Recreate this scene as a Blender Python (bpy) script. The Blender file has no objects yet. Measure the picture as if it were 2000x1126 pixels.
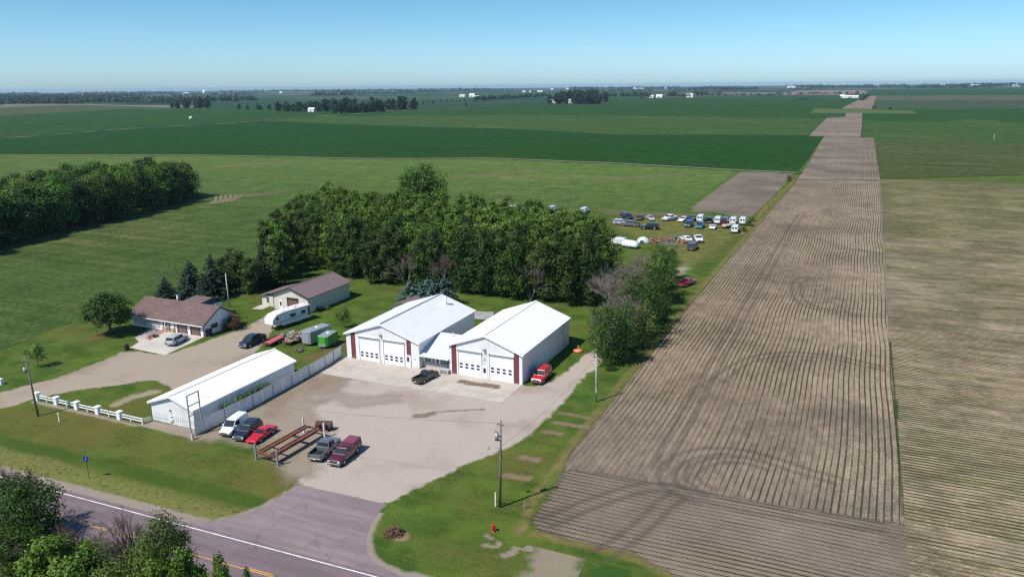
import bpy, bmesh, math, random
import numpy as np
from mathutils import Vector, Matrix, noise as mnoise
SC = bpy.context.scene
COL = SC.collection
PI = math.pi
rad = math.radians
# ---------------------------------------------------------------- camera of the photograph (2000 x 1126 pixels)
F = 1500.0
HC = 46.0
RM = np.array([[0.9118347644732716, -0.09641349616458204, 0.3990761832724366],
               [0.41045242632690804, 0.23605418509787846, -0.880799198126412],
               [-0.009282673124018849, 0.9669451170852971, 0.25481556570306685]])
def ray(px, py):
    return RM @ np.array([px-1000.0, -(py-563.0), -F])
def P(px, py, z=0.0):
    """point of the level plane z seen at a photograph pixel"""
    d = ray(px, py); t = (z-HC)/d[2]
    return np.array([0, 0, HC])+t*d
def onY(px, py, Y):
    d = ray(px, py); t = Y/d[1]
    return np.array([0, 0, HC])+t*d
def hgt(P0, py):
    """height above the ground point P0 whose image row is py"""
    lo, hi = 0.0, 60.0
    for _ in range(50):
        m = (lo+hi)/2
        c = RM.T @ (np.array([P0[0], P0[1], m])-np.array([0, 0, HC]))
        if 563-F*c[1]/-c[2] > py: lo = m
        else: hi = m
    return lo
# ---------------------------------------------------------------- scene helpers
def tag(o, label=None, cat=None, group=None, kind=None):
    if label: o['label'] = label
    if cat: o['category'] = cat
    if group: o['group'] = group
    if kind: o['kind'] = kind
    return o
def thing(name, label, cat, loc=(0, 0, 0), rot=0.0, group=None):
    o = bpy.data.objects.new(name, None); COL.objects.link(o)
    o.empty_display_size = 0.3
    o.location = tuple(float(v) for v in loc); o.rotation_euler = (0, 0, rot)
    return tag(o, label, cat, group)
def link_mesh(name, me, parent=None):
    o = bpy.data.objects.new(name, me); COL.objects.link(o)
    if parent is not None: o.parent = parent
    return o
def dup(root, loc, rot=0.0, scale=1.0, label=None, group=None):
    r = root.copy(); COL.objects.link(r)
    r.location = tuple(float(v) for v in loc); r.rotation_euler = (0, 0, rot)
    r.scale = scale if hasattr(scale, '__len__') else (scale,)*3
    if label: r['label'] = label
    if group: r['group'] = group
    for ch in list(root.children):
        c = ch.copy(); COL.objects.link(c); c.parent = r
        for g in list(ch.children):
            d = g.copy(); COL.objects.link(d); d.parent = c
    return r
class MB:
    """collects shapes that become ONE mesh object"""
    def __init__(s): s.v = []; s.f = []; s.mi = []; s.sm = []
    def add(s, vs, fs, mi=0, smooth=False):
        b = len(s.v); s.v += [tuple(float(c) for c in v) for v in vs]
        for f in fs: s.f.append([b+i for i in f]); s.mi.append(mi); s.sm.append(smooth)
        return s
    def box(s, x0, x1, y0, y1, z0, z1, mi=0):
        return s.add([(x0,y0,z0),(x1,y0,z0),(x1,y1,z0),(x0,y1,z0),(x0,y0,z1),(x1,y0,z1),(x1,y1,z1),(x0,y1,z1)],
                     [(0,3,2,1),(4,5,6,7),(0,1,5,4),(1,2,6,5),(2,3,7,6),(3,0,4,7)], mi)
    def cbox(s, x0, x1, y0, y1, z0, z1, c=0.03, mi=0):
        """box with chamfered vertical and top edges"""
        def ring(i, z): return [(x0+i+c,y0+i,z),(x1-i-c,y0+i,z),(x1-i,y0+i+c,z),(x1-i,y1-i-c,z),(x1-i-c,y1-i,z),(x0+i+c,y1-i,z),(x0+i,y1-i-c,z),(x0+i,y0+i+c,z)]
        return s.loft([ring(0,z0), ring(0,z1-c), ring(c,z1)], mi=mi, caps=True)
    def quad(s, a, b, c, d, mi=0): return s.add([a,b,c,d], [(0,1,2,3)], mi)
    def loft(s, rings, mi=0, caps=True, closed=True, smooth=False):
        n = len(rings[0]); vs = [p for r in rings for p in r]; fs = []
        for i in range(len(rings)-1):
            for j in range(n if closed else n-1):
                a, b = i*n+j, i*n+(j+1) % n
                fs.append((a, b, b+n, a+n))
        if caps: fs += [tuple(range(n))[::-1], tuple((len(rings)-1)*n+j for j in range(n))]
        return s.add(vs, fs, mi, smooth)
    def prism(s, poly, y0, y1, mi=0):
        """polygon in (x, z) carried along y"""
        return s.loft([[(x,y0,z) for x,z in poly], [(x,y1,z) for x,z in poly]], mi)
    def tube(s, pts, rads, n=6, mi=0, smooth=True, caps=True):
        pts = [Vector(p) for p in pts]
        if not hasattr(rads, '__len__'): rads = [rads]*len(pts)
        rings = []
        for i, p in enumerate(pts):
            d = (pts[min(i+1, len(pts)-1)]-pts[max(i-1, 0)])
            d = d.normalized() if d.length > 1e-9 else Vector((0, 0, 1))
            u = d.orthogonal().normalized() if i == 0 else (u-d*u.dot(d))
            u = u.normalized() if u.length > 1e-6 else d.orthogonal().normalized()
            w = d.cross(u)
            rings.append([tuple(p+(u*math.cos(2*PI*k/n)+w*math.sin(2*PI*k/n))*rads[i]) for k in range(n)])
        return s.loft(rings, mi, caps, True, smooth)
    def cyl(s, c, r, h, axis='z', n=16, mi=0, r2=None):
        c = Vector(c); a = {'x': Vector((1,0,0)), 'y': Vector((0,1,0)), 'z': Vector((0,0,1))}[axis]
        return s.tube([c, c+a*h], [r, r if r2 is None else r2], n, mi)
    def blob(s, c, rx, ry, rz, rng, n=10, m=6, rough=0.15, mi=0):
        rings = []
        for i in range(1, m):
            th = PI*i/m
            rings.append([(c[0]+rx*math.sin(th)*math.cos(2*PI*j/n)*(1+rng.uniform(-rough, rough)),
                           c[1]+ry*math.sin(th)*math.sin(2*PI*j/n)*(1+rng.uniform(-rough, rough)),
                           c[2]-rz*math.cos(th)*(1+rng.uniform(-rough, rough))) for j in range(n)])
        return s.loft(rings, mi, True, True, True)
    def build(s, name, mats, parent=None, bevel=0):
        me = bpy.data.meshes.new(name); me.from_pydata(s.v, [], s.f)
        mats = mats if isinstance(mats, (list, tuple)) else [mats]
        for m in mats: me.materials.append(m)
        me.polygons.foreach_set('material_index', s.mi); me.polygons.foreach_set('use_smooth', s.sm)
        bm = bmesh.new(); bm.from_mesh(me); bmesh.ops.recalc_face_normals(bm, faces=bm.faces); bm.to_mesh(me); bm.free()
        me.update()
        o = link_mesh(name, me, parent)
        if bevel:
            b = o.modifiers.new('bevel', 'BEVEL'); b.width = bevel; b.segments = 2; b.limit_method = 'ANGLE'
        return o
# ---------------------------------------------------------------- node helpers
def nd(nt, t, ins=None, **props):
    n = nt.nodes.new(t)
    for k, v in props.items(): setattr(n, k, v)
    for k, v in (ins or {}).items():
        s = n.inputs[k]
        if isinstance(v, bpy.types.NodeSocket): nt.links.new(v, s)
        elif hasattr(v, '__len__') and len(v) == 3 and s.type == 'RGBA': s.default_value = (*v, 1)
        else: s.default_value = v
    return n
def mth(nt, op, a, b=0.0, c=0.0, clamp=False):
    return nd(nt, 'ShaderNodeMath', {0: a, 1: b, 2: c}, operation=op, use_clamp=clamp).outputs[0]
def mixc(nt, f, a, b, mode='MIX'):
    return nd(nt, 'ShaderNodeMixRGB', {0: f, 1: a, 2: b}, blend_type=mode).outputs[0]
def ss(nt, v, lo, hi, o0=0.0, o1=1.0):
    return nd(nt, 'ShaderNodeMapRange', {0: v, 1: lo, 2: hi, 3: o0, 4: o1}, interpolation_type='SMOOTHSTEP').outputs[0]
def pos(nt): return nd(nt, 'ShaderNodeNewGeometry').outputs['Position']
def xyz(nt, v):
    n = nd(nt, 'ShaderNodeSeparateXYZ', {0: v}); return n.outputs[0], n.outputs[1], n.outputs[2]
def vec(nt, x, y, z=0.0): return nd(nt, 'ShaderNodeCombineXYZ', {0: x, 1: y, 2: z}).outputs[0]
def vscale(nt, v, s): return nd(nt, 'ShaderNodeVectorMath', {0: v, 1: s}, operation='MULTIPLY').outputs[0]
def nz(nt, v, scale, detail=2.0, rough=0.5, dist=0.0):
    return nd(nt, 'ShaderNodeTexNoise', {'Vector': v, 'Scale': scale, 'Detail': detail, 'Roughness': rough, 'Distortion': dist}).outputs[0]
def newmat(name):
    m = bpy.data.materials.new(name); m.use_nodes = True; nt = m.node_tree; nt.nodes.clear(); return m, nt
def finish(nt, col, rough=0.9, h=None, bump=0.3, bdist=0.1, spec=0.2, metal=0.0, coat=0.0):
    ins = {'Base Color': col, 'Roughness': rough, 'Specular IOR Level': spec, 'Metallic': metal, 'Coat Weight': coat}
    if h is not None:
        ins['Normal'] = nd(nt, 'ShaderNodeBump', {'Strength': bump, 'Distance': bdist, 'Height': h}).outputs[0]
    b = nd(nt, 'ShaderNodeBsdfPrincipled', ins)
    nd(nt, 'ShaderNodeOutputMaterial', {0: b.outputs[0]})
def plain(name, col, rough=0.6, spec=0.4, metal=0.0, var=0.12, vs=3.0, coat=0.0, dirt=None):
    """a painted / solid surface with a little wear in it"""
    m, nt = newmat(name); p = nd(nt, 'ShaderNodeTexCoord').outputs['Object']
    n = nz(nt, p, vs, 3)
    c = mixc(nt, ss(nt, n, 0.3, 0.7), tuple(x*(1-var) for x in col), tuple(min(1, x*(1+var)) for x in col))
    if dirt: c = mixc(nt, ss(nt, nz(nt, p, vs*0.6, 4, 0.65), 0.5, 0.72), c, dirt)
    finish(nt, c, rough, None, spec=spec, metal=metal, coat=coat)
    return m
# ---------------------------------------------------------------- surface colours shared by the ground sheets
def grass(nt, p=None):
    p = p or pos(nt); x, y, z = xyz(nt, p)
    n1 = nz(nt, p, 0.045, 3, 0.55); n2 = nz(nt, p, 0.22, 4, 0.6); n3 = nz(nt, p, 1.7, 3, 0.6); n4 = nz(nt, p, 7.0, 2, 0.6)
    mow = nz(nt, vec(nt, mth(nt, 'MULTIPLY', x, 0.012), mth(nt, 'MULTIPLY', y, 0.9)), 1.0, 2)
    c = mixc(nt, ss(nt, n2, 0.35, 0.68), (0.036, 0.074, 0.010), (0.078, 0.128, 0.018))
    c = mixc(nt, mth(nt, 'MULTIPLY', ss(nt, mow, 0.45, 0.62), 0.45), c, (0.088, 0.108, 0.022))
    dry = mth(nt, 'ADD', mth(nt, 'MULTIPLY', n1, 0.6), mth(nt, 'MULTIPLY', n3, 0.4))
    # the road verge is drier and browner than the lawns
    verge = mth(nt, 'MULTIPLY', ss(nt, y, 74.0, 66.0), ss(nt, x, -48.0, -62.0))
    dry = mth(nt, 'ADD', dry, mth(nt, 'MULTIPLY', verge, 0.10))
    c = mixc(nt, mth(nt, 'MULTIPLY', ss(nt, dry, 0.50, 0.66), 0.75), c, (0.120, 0.098, 0.026))
    edge = mth(nt, 'MULTIPLY', verge, ss(nt, mth(nt, 'ADD', y, mth(nt, 'MULTIPLY', n2, 2.0)), 60.0, 57.5))
    c = mixc(nt, mth(nt, 'MULTIPLY', mth(nt, 'MULTIPLY', edge, ss(nt, n3, 0.25, 0.6)), 0.7), c, (0.175, 0.170, 0.055))
    yr = mth(nt, 'SUBTRACT', y, mth(nt, 'MULTIPLY', mth(nt, 'ADD', x, 50.0), 0.031)); yr = mth(nt, 'ADD', yr, mth(nt, 'MULTIPLY', mth(nt, 'SUBTRACT', n2, 0.5), 2.2))
    ditch = mth(nt, 'MULTIPLY', mth(nt, 'MULTIPLY', ss(nt, yr, 58.3, 59.6), ss(nt, yr, 62.4, 61.0)), ss(nt, x, -46.0, -52.0))
    c = mixc(nt, mth(nt, 'MULTIPLY', mth(nt, 'MULTIPLY', ditch, ss(nt, n1, 0.34, 0.52)), 0.8), c, (0.034, 0.078, 0.009))
    c = mixc(nt, ss(nt, n4, 0.15, 0.85), mixc(nt, 1.0, c, (0.5, 0.5, 0.5), 'MULTIPLY'), mixc(nt, 1.0, c, (1.5, 1.5, 1.5), 'MULTIPLY'))
    h = mth(nt, 'ADD', n4, mth(nt, 'MULTIPLY', n3, 1.2))
    return c, h
def gravel(nt, p=None, tint=(0.36, 0.31, 0.27)):
    p = p or pos(nt)
    n1 = nz(nt, p, 0.07, 4, 0.6); n2 = nz(nt, p, 0.5, 4, 0.65); n3 = nz(nt, p, 9.0, 2, 0.7)
    dk = tuple(a*b for a, b in zip(tint, (0.72, 0.66, 0.62)))
    c = mixc(nt, mth(nt, 'MULTIPLY', ss(nt, n1, 0.50, 0.68), 0.75), tint, dk)
    c = mixc(nt, mth(nt, 'MULTIPLY', ss(nt, n2, 0.55, 0.75), 0.5), c, tuple(a*0.8 for a in tint))
    c = mixc(nt, ss(nt, n3, 0.2, 0.8), mixc(nt, 1.0, c, (0.74, 0.74, 0.74), 'MULTIPLY'), mixc(nt, 1.0, c, (1.16, 1.16, 1.16), 'MULTIPLY'))
    return c, n3
def dirt(nt, p=None):
    p = p or pos(nt); n = nz(nt, p, 0.6, 4, 0.6); n3 = nz(nt, p, 6.0, 2)
    c = mixc(nt, ss(nt, n, 0.35, 0.65), (0.25, 0.19, 0.115), (0.17, 0.13, 0.075))
    return mixc(nt, ss(nt, n3, 0.2, 0.8), mixc(nt, 1.0, c, (0.75, 0.75, 0.75), 'MULTIPLY'), mixc(nt, 1.0, c, (1.2, 1.2, 1.2), 'MULTIPLY')), n3
ROWS = 0.762
def soil(nt, axis, base=(0.205, 0.162, 0.125), straw=0.4, vigor=0.5, green=(0.048, 0.045, 0.018), p=None, wide=0.0, mid=None):
    """bare soil with straw and rows of small plants; axis 'x': rows run along y"""
    p = p or pos(nt); x, y, z = xyz(nt, p)
    u, w = (x, y) if axis == 'x' else (y, x)
    n1 = nz(nt, p, 0.035, 4, 0.6); n2 = nz(nt, p, 0.35, 3, 0.6)
    st = nz(nt, vec(nt, mth(nt, 'MULTIPLY', x, 1.0), mth(nt, 'MULTIPLY', y, 1.0)), 3.2, 4, 0.75)
    dkb = tuple(a*0.66 for a in base)
    c = mixc(nt, ss(nt, n1, 0.38, 0.66), base, dkb)
    c = mixc(nt, mth(nt, 'MULTIPLY', ss(nt, n2, 0.45, 0.7), 0.35), c, tuple(a*1.2 for a in base))
    c = mixc(nt, mth(nt, 'MULTIPLY', ss(nt, st, 0.54, 0.66), straw), c, (0.43, 0.36, 0.25))
    c = mixc(nt, mth(nt, 'MULTIPLY', ss(nt, st, 0.44, 0.34), 0.4), c, tuple(a*0.55 for a in base))
    if mid: c = mid(c)
    wob = nz(nt, vec(nt, mth(nt, 'MULTIPLY', w, 0.022), mth(nt, 'MULTIPLY', u, 0.004)), 1.0, 1)
    uu = mth(nt, 'DIVIDE', mth(nt, 'ADD', u, mth(nt, 'MULTIPLY', wob, 2.2)), ROWS)
    fr = mth(nt, 'FRACT', uu); tri = mth(nt, 'ABSOLUTE', mth(nt, 'SUBTRACT', fr, 0.5))   # 0 on the row, .5 between
    wn = nz(nt, vec(nt, mth(nt, 'MULTIPLY', u, 1.3), mth(nt, 'MULTIPLY', w, 0.42)), 1.6, 5, 0.7)
    wide = mth(nt, 'MULTIPLY', wide, ss(nt, nz(nt, p, 0.05, 3), 0.34, 0.6)) if wide else 0.0
    rid = nd(nt, 'ShaderNodeTexWhiteNoise', {'W': mth(nt, 'FLOOR', uu)}, noise_dimensions='1D').outputs[0]
    vg = mth(nt, 'ADD', nz(nt, p, 0.028, 4, 0.6), mth(nt, 'MULTIPLY', mth(nt, 'SUBTRACT', rid, 0.5), 0.10))
    wid = mth(nt, 'ADD', mth(nt, 'MULTIPLY', wn, 0.17), mth(nt, 'MULTIPLY', ss(nt, vg, 0.60-vigor*0.35, 0.82-vigor*0.35), 0.10))
    wid = mth(nt, 'ADD', wid, wide)
    row = ss(nt, mth(nt, 'SUBTRACT', wid, tri), 0.0, 0.09)
    gap = ss(nt, wn, 0.20, 0.38)
    m = mth(nt, 'MULTIPLY', row, gap)
    if axis == 'x': m = mth(nt, 'MULTIPLY', m, mth(nt, 'SUBTRACT', 1.0, mth(nt, 'MULTIPLY', mth(nt, 'MULTIPLY', ss(nt, x, -8.0, -20.0), ss(nt, y, 112.0, 90.0)), 0.55)))
    gc = mixc(nt, ss(nt, st, 0.35, 0.65), tuple(a*0.7 for a in green), tuple(a*1.35 for a in green))
    c = mixc(nt, mth(nt, 'MULTIPLY', m, mth(nt, 'SUBTRACT', 0.95, mth(nt, 'MULTIPLY', ss(nt, vg, 0.5, 0.36), 0.35))), c, gc)
    h = mth(nt, 'ADD', mth(nt, 'MULTIPLY', m, 1.2), mth(nt, 'MULTIPLY', st, 0.5))
    return c, h
def sdmask(nt, amp, sc, w=0.25, p=None):
    """ragged border of a sheet: distance to its outline plus noise"""
    p = p or pos(nt)
    sd = nd(nt, 'ShaderNodeAttribute', attribute_name='sd').outputs['Fac']
    n = mth(nt, 'SUBTRACT', nz(nt, p, sc, 5, 0.7), 0.5)
    return ss(nt, mth(nt, 'ADD', sd, mth(nt, 'MULTIPLY', n, amp)), -w, w)
def blendmat(name, a, b, amp, sc, w=0.25, strength=1.0, rough=0.95, bump=0.35):
    """surface b inside the outline, surface a (what lies around it) outside; a = None: thins out over whatever lies below"""
    m, nt = newmat(name); p = pos(nt)
    if a is None:
        cb, hb = b(nt, p); f = mth(nt, 'MULTIPLY', sdmask(nt, amp, sc, w, p), strength)
        bs = nd(nt, 'ShaderNodeBsdfPrincipled', {'Base Color': cb, 'Roughness': rough, 'Specular IOR Level': 0.1, 'Alpha': f, 'Normal': nd(nt, 'ShaderNodeBump', {'Strength': bump, 'Distance': 0.08, 'Height': hb}).outputs[0]})
        nd(nt, 'ShaderNodeOutputMaterial', {0: bs.outputs[0]}); return m
    ca, ha = a(nt, p); cb, hb = b(nt, p)
    f = mth(nt, 'MULTIPLY', sdmask(nt, amp, sc, w, p), strength)
    finish(nt, mixc(nt, f, ca, cb), rough, mth(nt, 'ADD', mth(nt, 'MULTIPLY', ha, mth(nt, 'SUBTRACT', 1.0, f)), mth(nt, 'MULTIPLY', hb, f)), bump, 0.08, 0.1)
    return m
def solidmat(name, fn, rough=0.95, bump=0.35, bdist=0.08):
    m, nt = newmat(name); c, h = fn(nt, None); finish(nt, c, rough, h, bump, bdist, 0.1); return m
# ---------------------------------------------------------------- sheets of ground
def poly_sheet(name, pts, mat, z, label=None):
    bm = bmesh.new(); vs = [bm.verts.new((float(p[0]), float(p[1]), z)) for p in pts]
    f = bm.faces.new(vs); bmesh.ops.triangulate(bm, faces=[f]); bmesh.ops.recalc_face_normals(bm, faces=bm.faces)
    for f in bm.faces:
        if f.normal.z < 0: f.normal_flip()
    me = bpy.data.meshes.new(name); bm.to_mesh(me); bm.free(); me.materials.append(mat)
    o = link_mesh(name, me); return tag(o, label, None, None, 'structure')
def px(pts, z=0.0): return [tuple(P(x, y, z)[:2]) for x, y in pts]
def smooth_poly(pts, it=2, closed=True):
    for _ in range(it):
        out = []; n = len(pts)
        for i in range(n if closed else n-1):
            a, b = pts[i], pts[(i+1) % n]
            out += [(a[0]*.75+b[0]*.25, a[1]*.75+b[1]*.25), (a[0]*.25+b[0]*.75, a[1]*.25+b[1]*.75)]
        if not closed: out = [pts[0]]+out+[pts[-1]]
        pts = out
    return pts
def segdist(X, Y, pts, closed):
    D = np.full(X.shape, 1e9); n = len(pts)
    for i in range(n if closed else n-1):
        ax, ay = pts[i]; bx, by = pts[(i+1) % n]; dx, dy = bx-ax, by-ay; L = dx*dx+dy*dy+1e-12
        t = np.clip(((X-ax)*dx+(Y-ay)*dy)/L, 0, 1)
        D = np.minimum(D, np.hypot(X-ax-t*dx, Y-ay-t*dy))
    return D
def inside(X, Y, pts):
    r = np.zeros(X.shape, bool); n = len(pts)
    for i in range(n):
        ax, ay = pts[i]; bx, by = pts[(i+1) % n]
        if ay == by: continue
        c = ((ay > Y) != (by > Y)) & (X < (bx-ax)*(Y-ay)/(by-ay)+ax)
        r ^= c
    return r
def sd_sheet(name, mat, z, cell, margin, polys=(), lines=(), label=None, cut=()):
    """a gridded sheet that carries the signed distance to its outline (polygons) or to its tracks (lines: (points, half width))"""
    allp = [p for q in polys for p in q]+[p for l, w in lines for p in l]
    wmax = max([w for l, w in lines], default=0)
    x0 = min(p[0] for p in allp)-margin-wmax; x1 = max(p[0] for p in allp)+margin+wmax
    y0 = min(p[1] for p in allp)-margin-wmax; y1 = max(p[1] for p in allp)+margin+wmax
    nx, ny = int((x1-x0)/cell)+2, int((y1-y0)/cell)+2
    X, Y = np.meshgrid(x0+np.arange(nx)*cell, y0+np.arange(ny)*cell)
    S = np.full(X.shape, -1e9)
    for q in polys:
        d = segdist(X, Y, q, True); S = np.maximum(S, np.where(inside(X, Y, q), d, -d))
    for l, w in lines: S = np.maximum(S, w-segdist(X, Y, l, False))
    for q in cut:
        d = segdist(X, Y, q, True); S = np.minimum(S, np.where(inside(X, Y, q), -d, d))
    keep = S > -margin
    cellk = keep[:-1, :-1] | keep[1:, :-1] | keep[:-1, 1:] | keep[1:, 1:]
    jj, ii = np.nonzero(cellk)
    idx = np.full(X.shape, -1, int); used = np.zeros(X.shape, bool)
    for a, b in ((0,0),(0,1),(1,1),(1,0)): used[jj+a, ii+b] = True
    idx[used] = np.arange(used.sum())
    co = np.stack([X[used], Y[used], np.full(used.sum(), z)], 1)
    fs = np.stack([idx[jj, ii], idx[jj, ii+1], idx[jj+1, ii+1], idx[jj+1, ii]], 1)
    me = bpy.data.meshes.new(name); me.from_pydata(co.tolist(), [], fs.tolist())
    at = me.attributes.new('sd', 'FLOAT', 'POINT'); at.data.foreach_set('value', S[used].astype(np.float32))
    me.materials.append(mat)
    o = link_mesh(name, me); return tag(o, label, None, None, 'structure')
# ================================================================ LIGHT, SKY, CAMERA
SUN_EL, SUN_AZ = rad(53), rad(180+30)          # the sun stands behind the camera, to the left
w = bpy.data.worlds.new('World'); SC.world = w; w.use_nodes = True
nt = w.node_tree; nt.nodes.clear()
sky = nd(nt, 'ShaderNodeTexSky', sky_type='NISHITA', sun_disc=False, sun_elevation=SUN_EL, sun_rotation=SUN_AZ,
         altitude=300, air_density=1.0, dust_density=0.6, ozone_density=2.2)
bg = nd(nt, 'ShaderNodeBackground', {'Strength': 0.089})
tc = nd(nt, 'ShaderNodeTexCoord').outputs['Generated']
sx, sy, sz = xyz(nt, tc)
# thin cirrus streaks
az = mth(nt, 'ARCTAN2', sx, sy)
cv = vec(nt, mth(nt, 'MULTIPLY', az, 5.0), mth(nt, 'MULTIPLY', mth(nt, 'ADD', sz, mth(nt, 'MULTIPLY', az, 0.035)), 110.0))
cn = nz(nt, cv, 1.0, 4, 0.55)
cm = mth(nt, 'MULTIPLY', ss(nt, cn, 0.60, 0.80), mth(nt, 'MULTIPLY', ss(nt, sz, 0.012, 0.03), ss(nt, sz, 0.085, 0.05)))
skc = mixc(nt, 1.0, sky.outputs[0], mixc(nt, ss(nt, sz, 0.0, 0.115), (0.86, 1.24, 1.76), (0.60, 1.02, 1.27)), 'MULTIPLY')
skc = mixc(nt, mth(nt, 'MULTIPLY', cm, 0.34), skc, (7.5, 8.3, 9.0))
nt.links.new(skc, bg.inputs[0]); nd(nt, 'ShaderNodeOutputWorld', {0: bg.outputs[0]})
sl = bpy.data.lights.new('sun', 'SUN'); sl.energy = 4.9; sl.angle = rad(0.53); sl.color = (1.0, 0.945, 0.86)
so = bpy.data.objects.new('sun', sl); COL.objects.link(so)
sd_ = Vector((math.cos(SUN_EL)*math.sin(SUN_AZ), math.cos(SUN_EL)*math.cos(SUN_AZ), math.sin(SUN_EL)))
so.rotation_euler = sd_.to_track_quat('Z', 'Y').to_euler(); so.location = (0, 0, 50)
cd = bpy.data.cameras.new('camera'); co = bpy.data.objects.new('camera', cd); COL.objects.link(co)
M4 = Matrix([list(map(float, r)) for r in RM]).to_4x4(); M4.translation = (0, 0, HC); co.matrix_world = M4
cd.sensor_width = 36; cd.lens = 36*F/2000; cd.clip_start = 0.5; cd.clip_end = 40000
SC.camera = co
vs_ = SC.view_settings; vs_.view_transform = 'Standard'; vs_.look = 'None'; vs_.exposure = 0.20; vs_.gamma = 1.0
SC.render.film_transparent = False
SC.cycles.use_denoising = False; SC.cycles.filter_width = 1.3
SC.cycles.max_bounces = 5; SC.cycles.diffuse_bounces = 2; SC.cycles.glossy_bounces = 2; SC.cycles.transmission_bounces = 2
SC.cycles.volume_bounces = 0; SC.cycles.transparent_max_bounces = 16
# ---------------------------------------------------------------- haze
m, nt = newmat('haze_air')
pv = nd(nt, 'ShaderNodeVolumePrincipled', {'Color': (0.50, 0.73, 0.98), 'Density': 4.4e-5, 'Anisotropy': 0.15})
ov = nd(nt, 'ShaderNodeOutputMaterial'); nt.links.new(pv.outputs[0], ov.inputs['Volume'])
hz = MB().box(-14000, 14000, -600, 16500, -1.0, 60).build('haze', m)
tag(hz, 'pale blue haze in the air over the far fields', None, None, 'stuff')
# ================================================================ GROUND
gm, nt = newmat('lawn_grass'); c, h = grass(nt); finish(nt, c, 0.95, h, 0.55, 0.12, 0.1)
poly_sheet('ground', [(-13500, -500), (13500, -500), (13500, 16000), (-13500, 16000)], gm, 0.0, 'mown grass ground under the whole farmstead')
def crop(name, col, col2, band=0.10, spot=(0.16, 0.14, 0.07), dry=0.25, speck=0.3, far=None):
    """a closed crop canopy: streaks along the rows (x), dry spots, fine leaf grain"""
    m, nt = newmat(name); p = pos(nt); x, y, z = xyz(nt, p)
    st = nz(nt, vec(nt, mth(nt, 'MULTIPLY', x, 0.012), mth(nt, 'MULTIPLY', y, band)), 1.0, 5, 0.65)
    n1 = nz(nt, p, 0.010, 4, 0.6); n3 = nz(nt, p, 0.9, 3, 0.7)
    c = mixc(nt, ss(nt, st, 0.35, 0.68), col, col2)
    c = mixc(nt, mth(nt, 'MULTIPLY', ss(nt, mth(nt, 'ADD', mth(nt, 'MULTIPLY', n1, 0.55), mth(nt, 'MULTIPLY', st, 0.45)), 0.52, 0.66), dry), c, spot)
    mot = nz(nt, vec(nt, mth(nt, 'MULTIPLY', x, 0.16), mth(nt, 'MULTIPLY', y, 0.075)), 1.0, 6, 0.75)
    c = mixc(nt, ss(nt, mot, 0.28, 0.72), mixc(nt, 1.0, c, (0.74, 0.76, 0.74), 'MULTIPLY'), mixc(nt, 1.0, c, (1.30, 1.25, 1.28), 'MULTIPLY'))
    c = mixc(nt, ss(nt, n3, 0.25, 0.75), mixc(nt, 1.0, c, (1-speck,)*3, 'MULTIPLY'), mixc(nt, 1.0, c, (1+speck,)*3, 'MULTIPLY'))
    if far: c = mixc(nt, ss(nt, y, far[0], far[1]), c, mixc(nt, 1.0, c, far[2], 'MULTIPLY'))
    finish(nt, c, 0.95, n3, 0.4, 0.25, 0.08); return m
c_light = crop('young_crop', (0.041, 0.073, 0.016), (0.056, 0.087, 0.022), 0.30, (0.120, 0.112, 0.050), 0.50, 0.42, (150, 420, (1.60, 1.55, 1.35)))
c_dark = crop('dark_crop', (0.0100, 0.043, 0.003), (0.017, 0.057, 0.005), 0.12, (0.022, 0.045, 0.012), 0.3)
c_mid = crop('middle_crop', (0.032, 0.070, 0.012), (0.048, 0.085, 0.018), 0.06, (0.11, 0.11, 0.045), 0.35)
c_green = crop('green_crop', (0.017, 0.055, 0.006), (0.027, 0.067, 0.009), 0.05, (0.04, 0.065, 0.025), 0.3)
c_grey = crop('greyish_crop', (0.035, 0.060, 0.026), (0.052, 0.072, 0.036), 0.04, (0.09, 0.085, 0.05), 0.4)
c_tan = crop('stubble', (0.085, 0.088, 0.05), (0.055, 0.07, 0.035), 0.03, (0.22, 0.19, 0.12), 0.5)
c_brown = crop('bare_far_field', (0.16, 0.125, 0.095), (0.20, 0.16, 0.12), 0.02, (0.24, 0.19, 0.14), 0.5)
c_lime = crop('hay_patch', (0.068, 0.100, 0.026), (0.085, 0.112, 0.034), 0.04, (0.105, 0.11, 0.045), 0.4)
c_olive = crop('thin_crop', (0.040, 0.062, 0.014), (0.070, 0.080, 0.026), 0.16, (0.13, 0.108, 0.06), 0.5)
# far patchwork under everything beyond the farm
m, nt = newmat('far_farmland'); p = pos(nt)
vo = nd(nt, 'ShaderNodeTexVoronoi', {'Vector': vscale(nt, p, (0.0011, 0.0024, 0)), 'Scale': 1.0}, distance='CHEBYCHEV')
r_, g_, b_ = xyz(nt, vo.outputs['Color'])
c = mixc(nt, ss(nt, r_, 0.3, 0.7), (0.014, 0.046, 0.010), (0.034, 0.062, 0.021)); c = mixc(nt, ss(nt, g_, 0.80, 0.9), c, (0.15, 0.13, 0.09))
c = mixc(nt, nz(nt, p, 0.02, 3), mixc(nt, 1.0, c, (0.8, 0.8, 0.8), 'MULTIPLY'), mixc(nt, 1.0, c, (1.2, 1.2, 1.2), 'MULTIPLY'))
finish(nt, c, 0.95)
poly_sheet('farmland', [(-12000, 700), (12000, 700), (12000, 15500), (-12000, 15500)], m, 0.03, 'patchwork of green farmland reaching the horizon')
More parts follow.
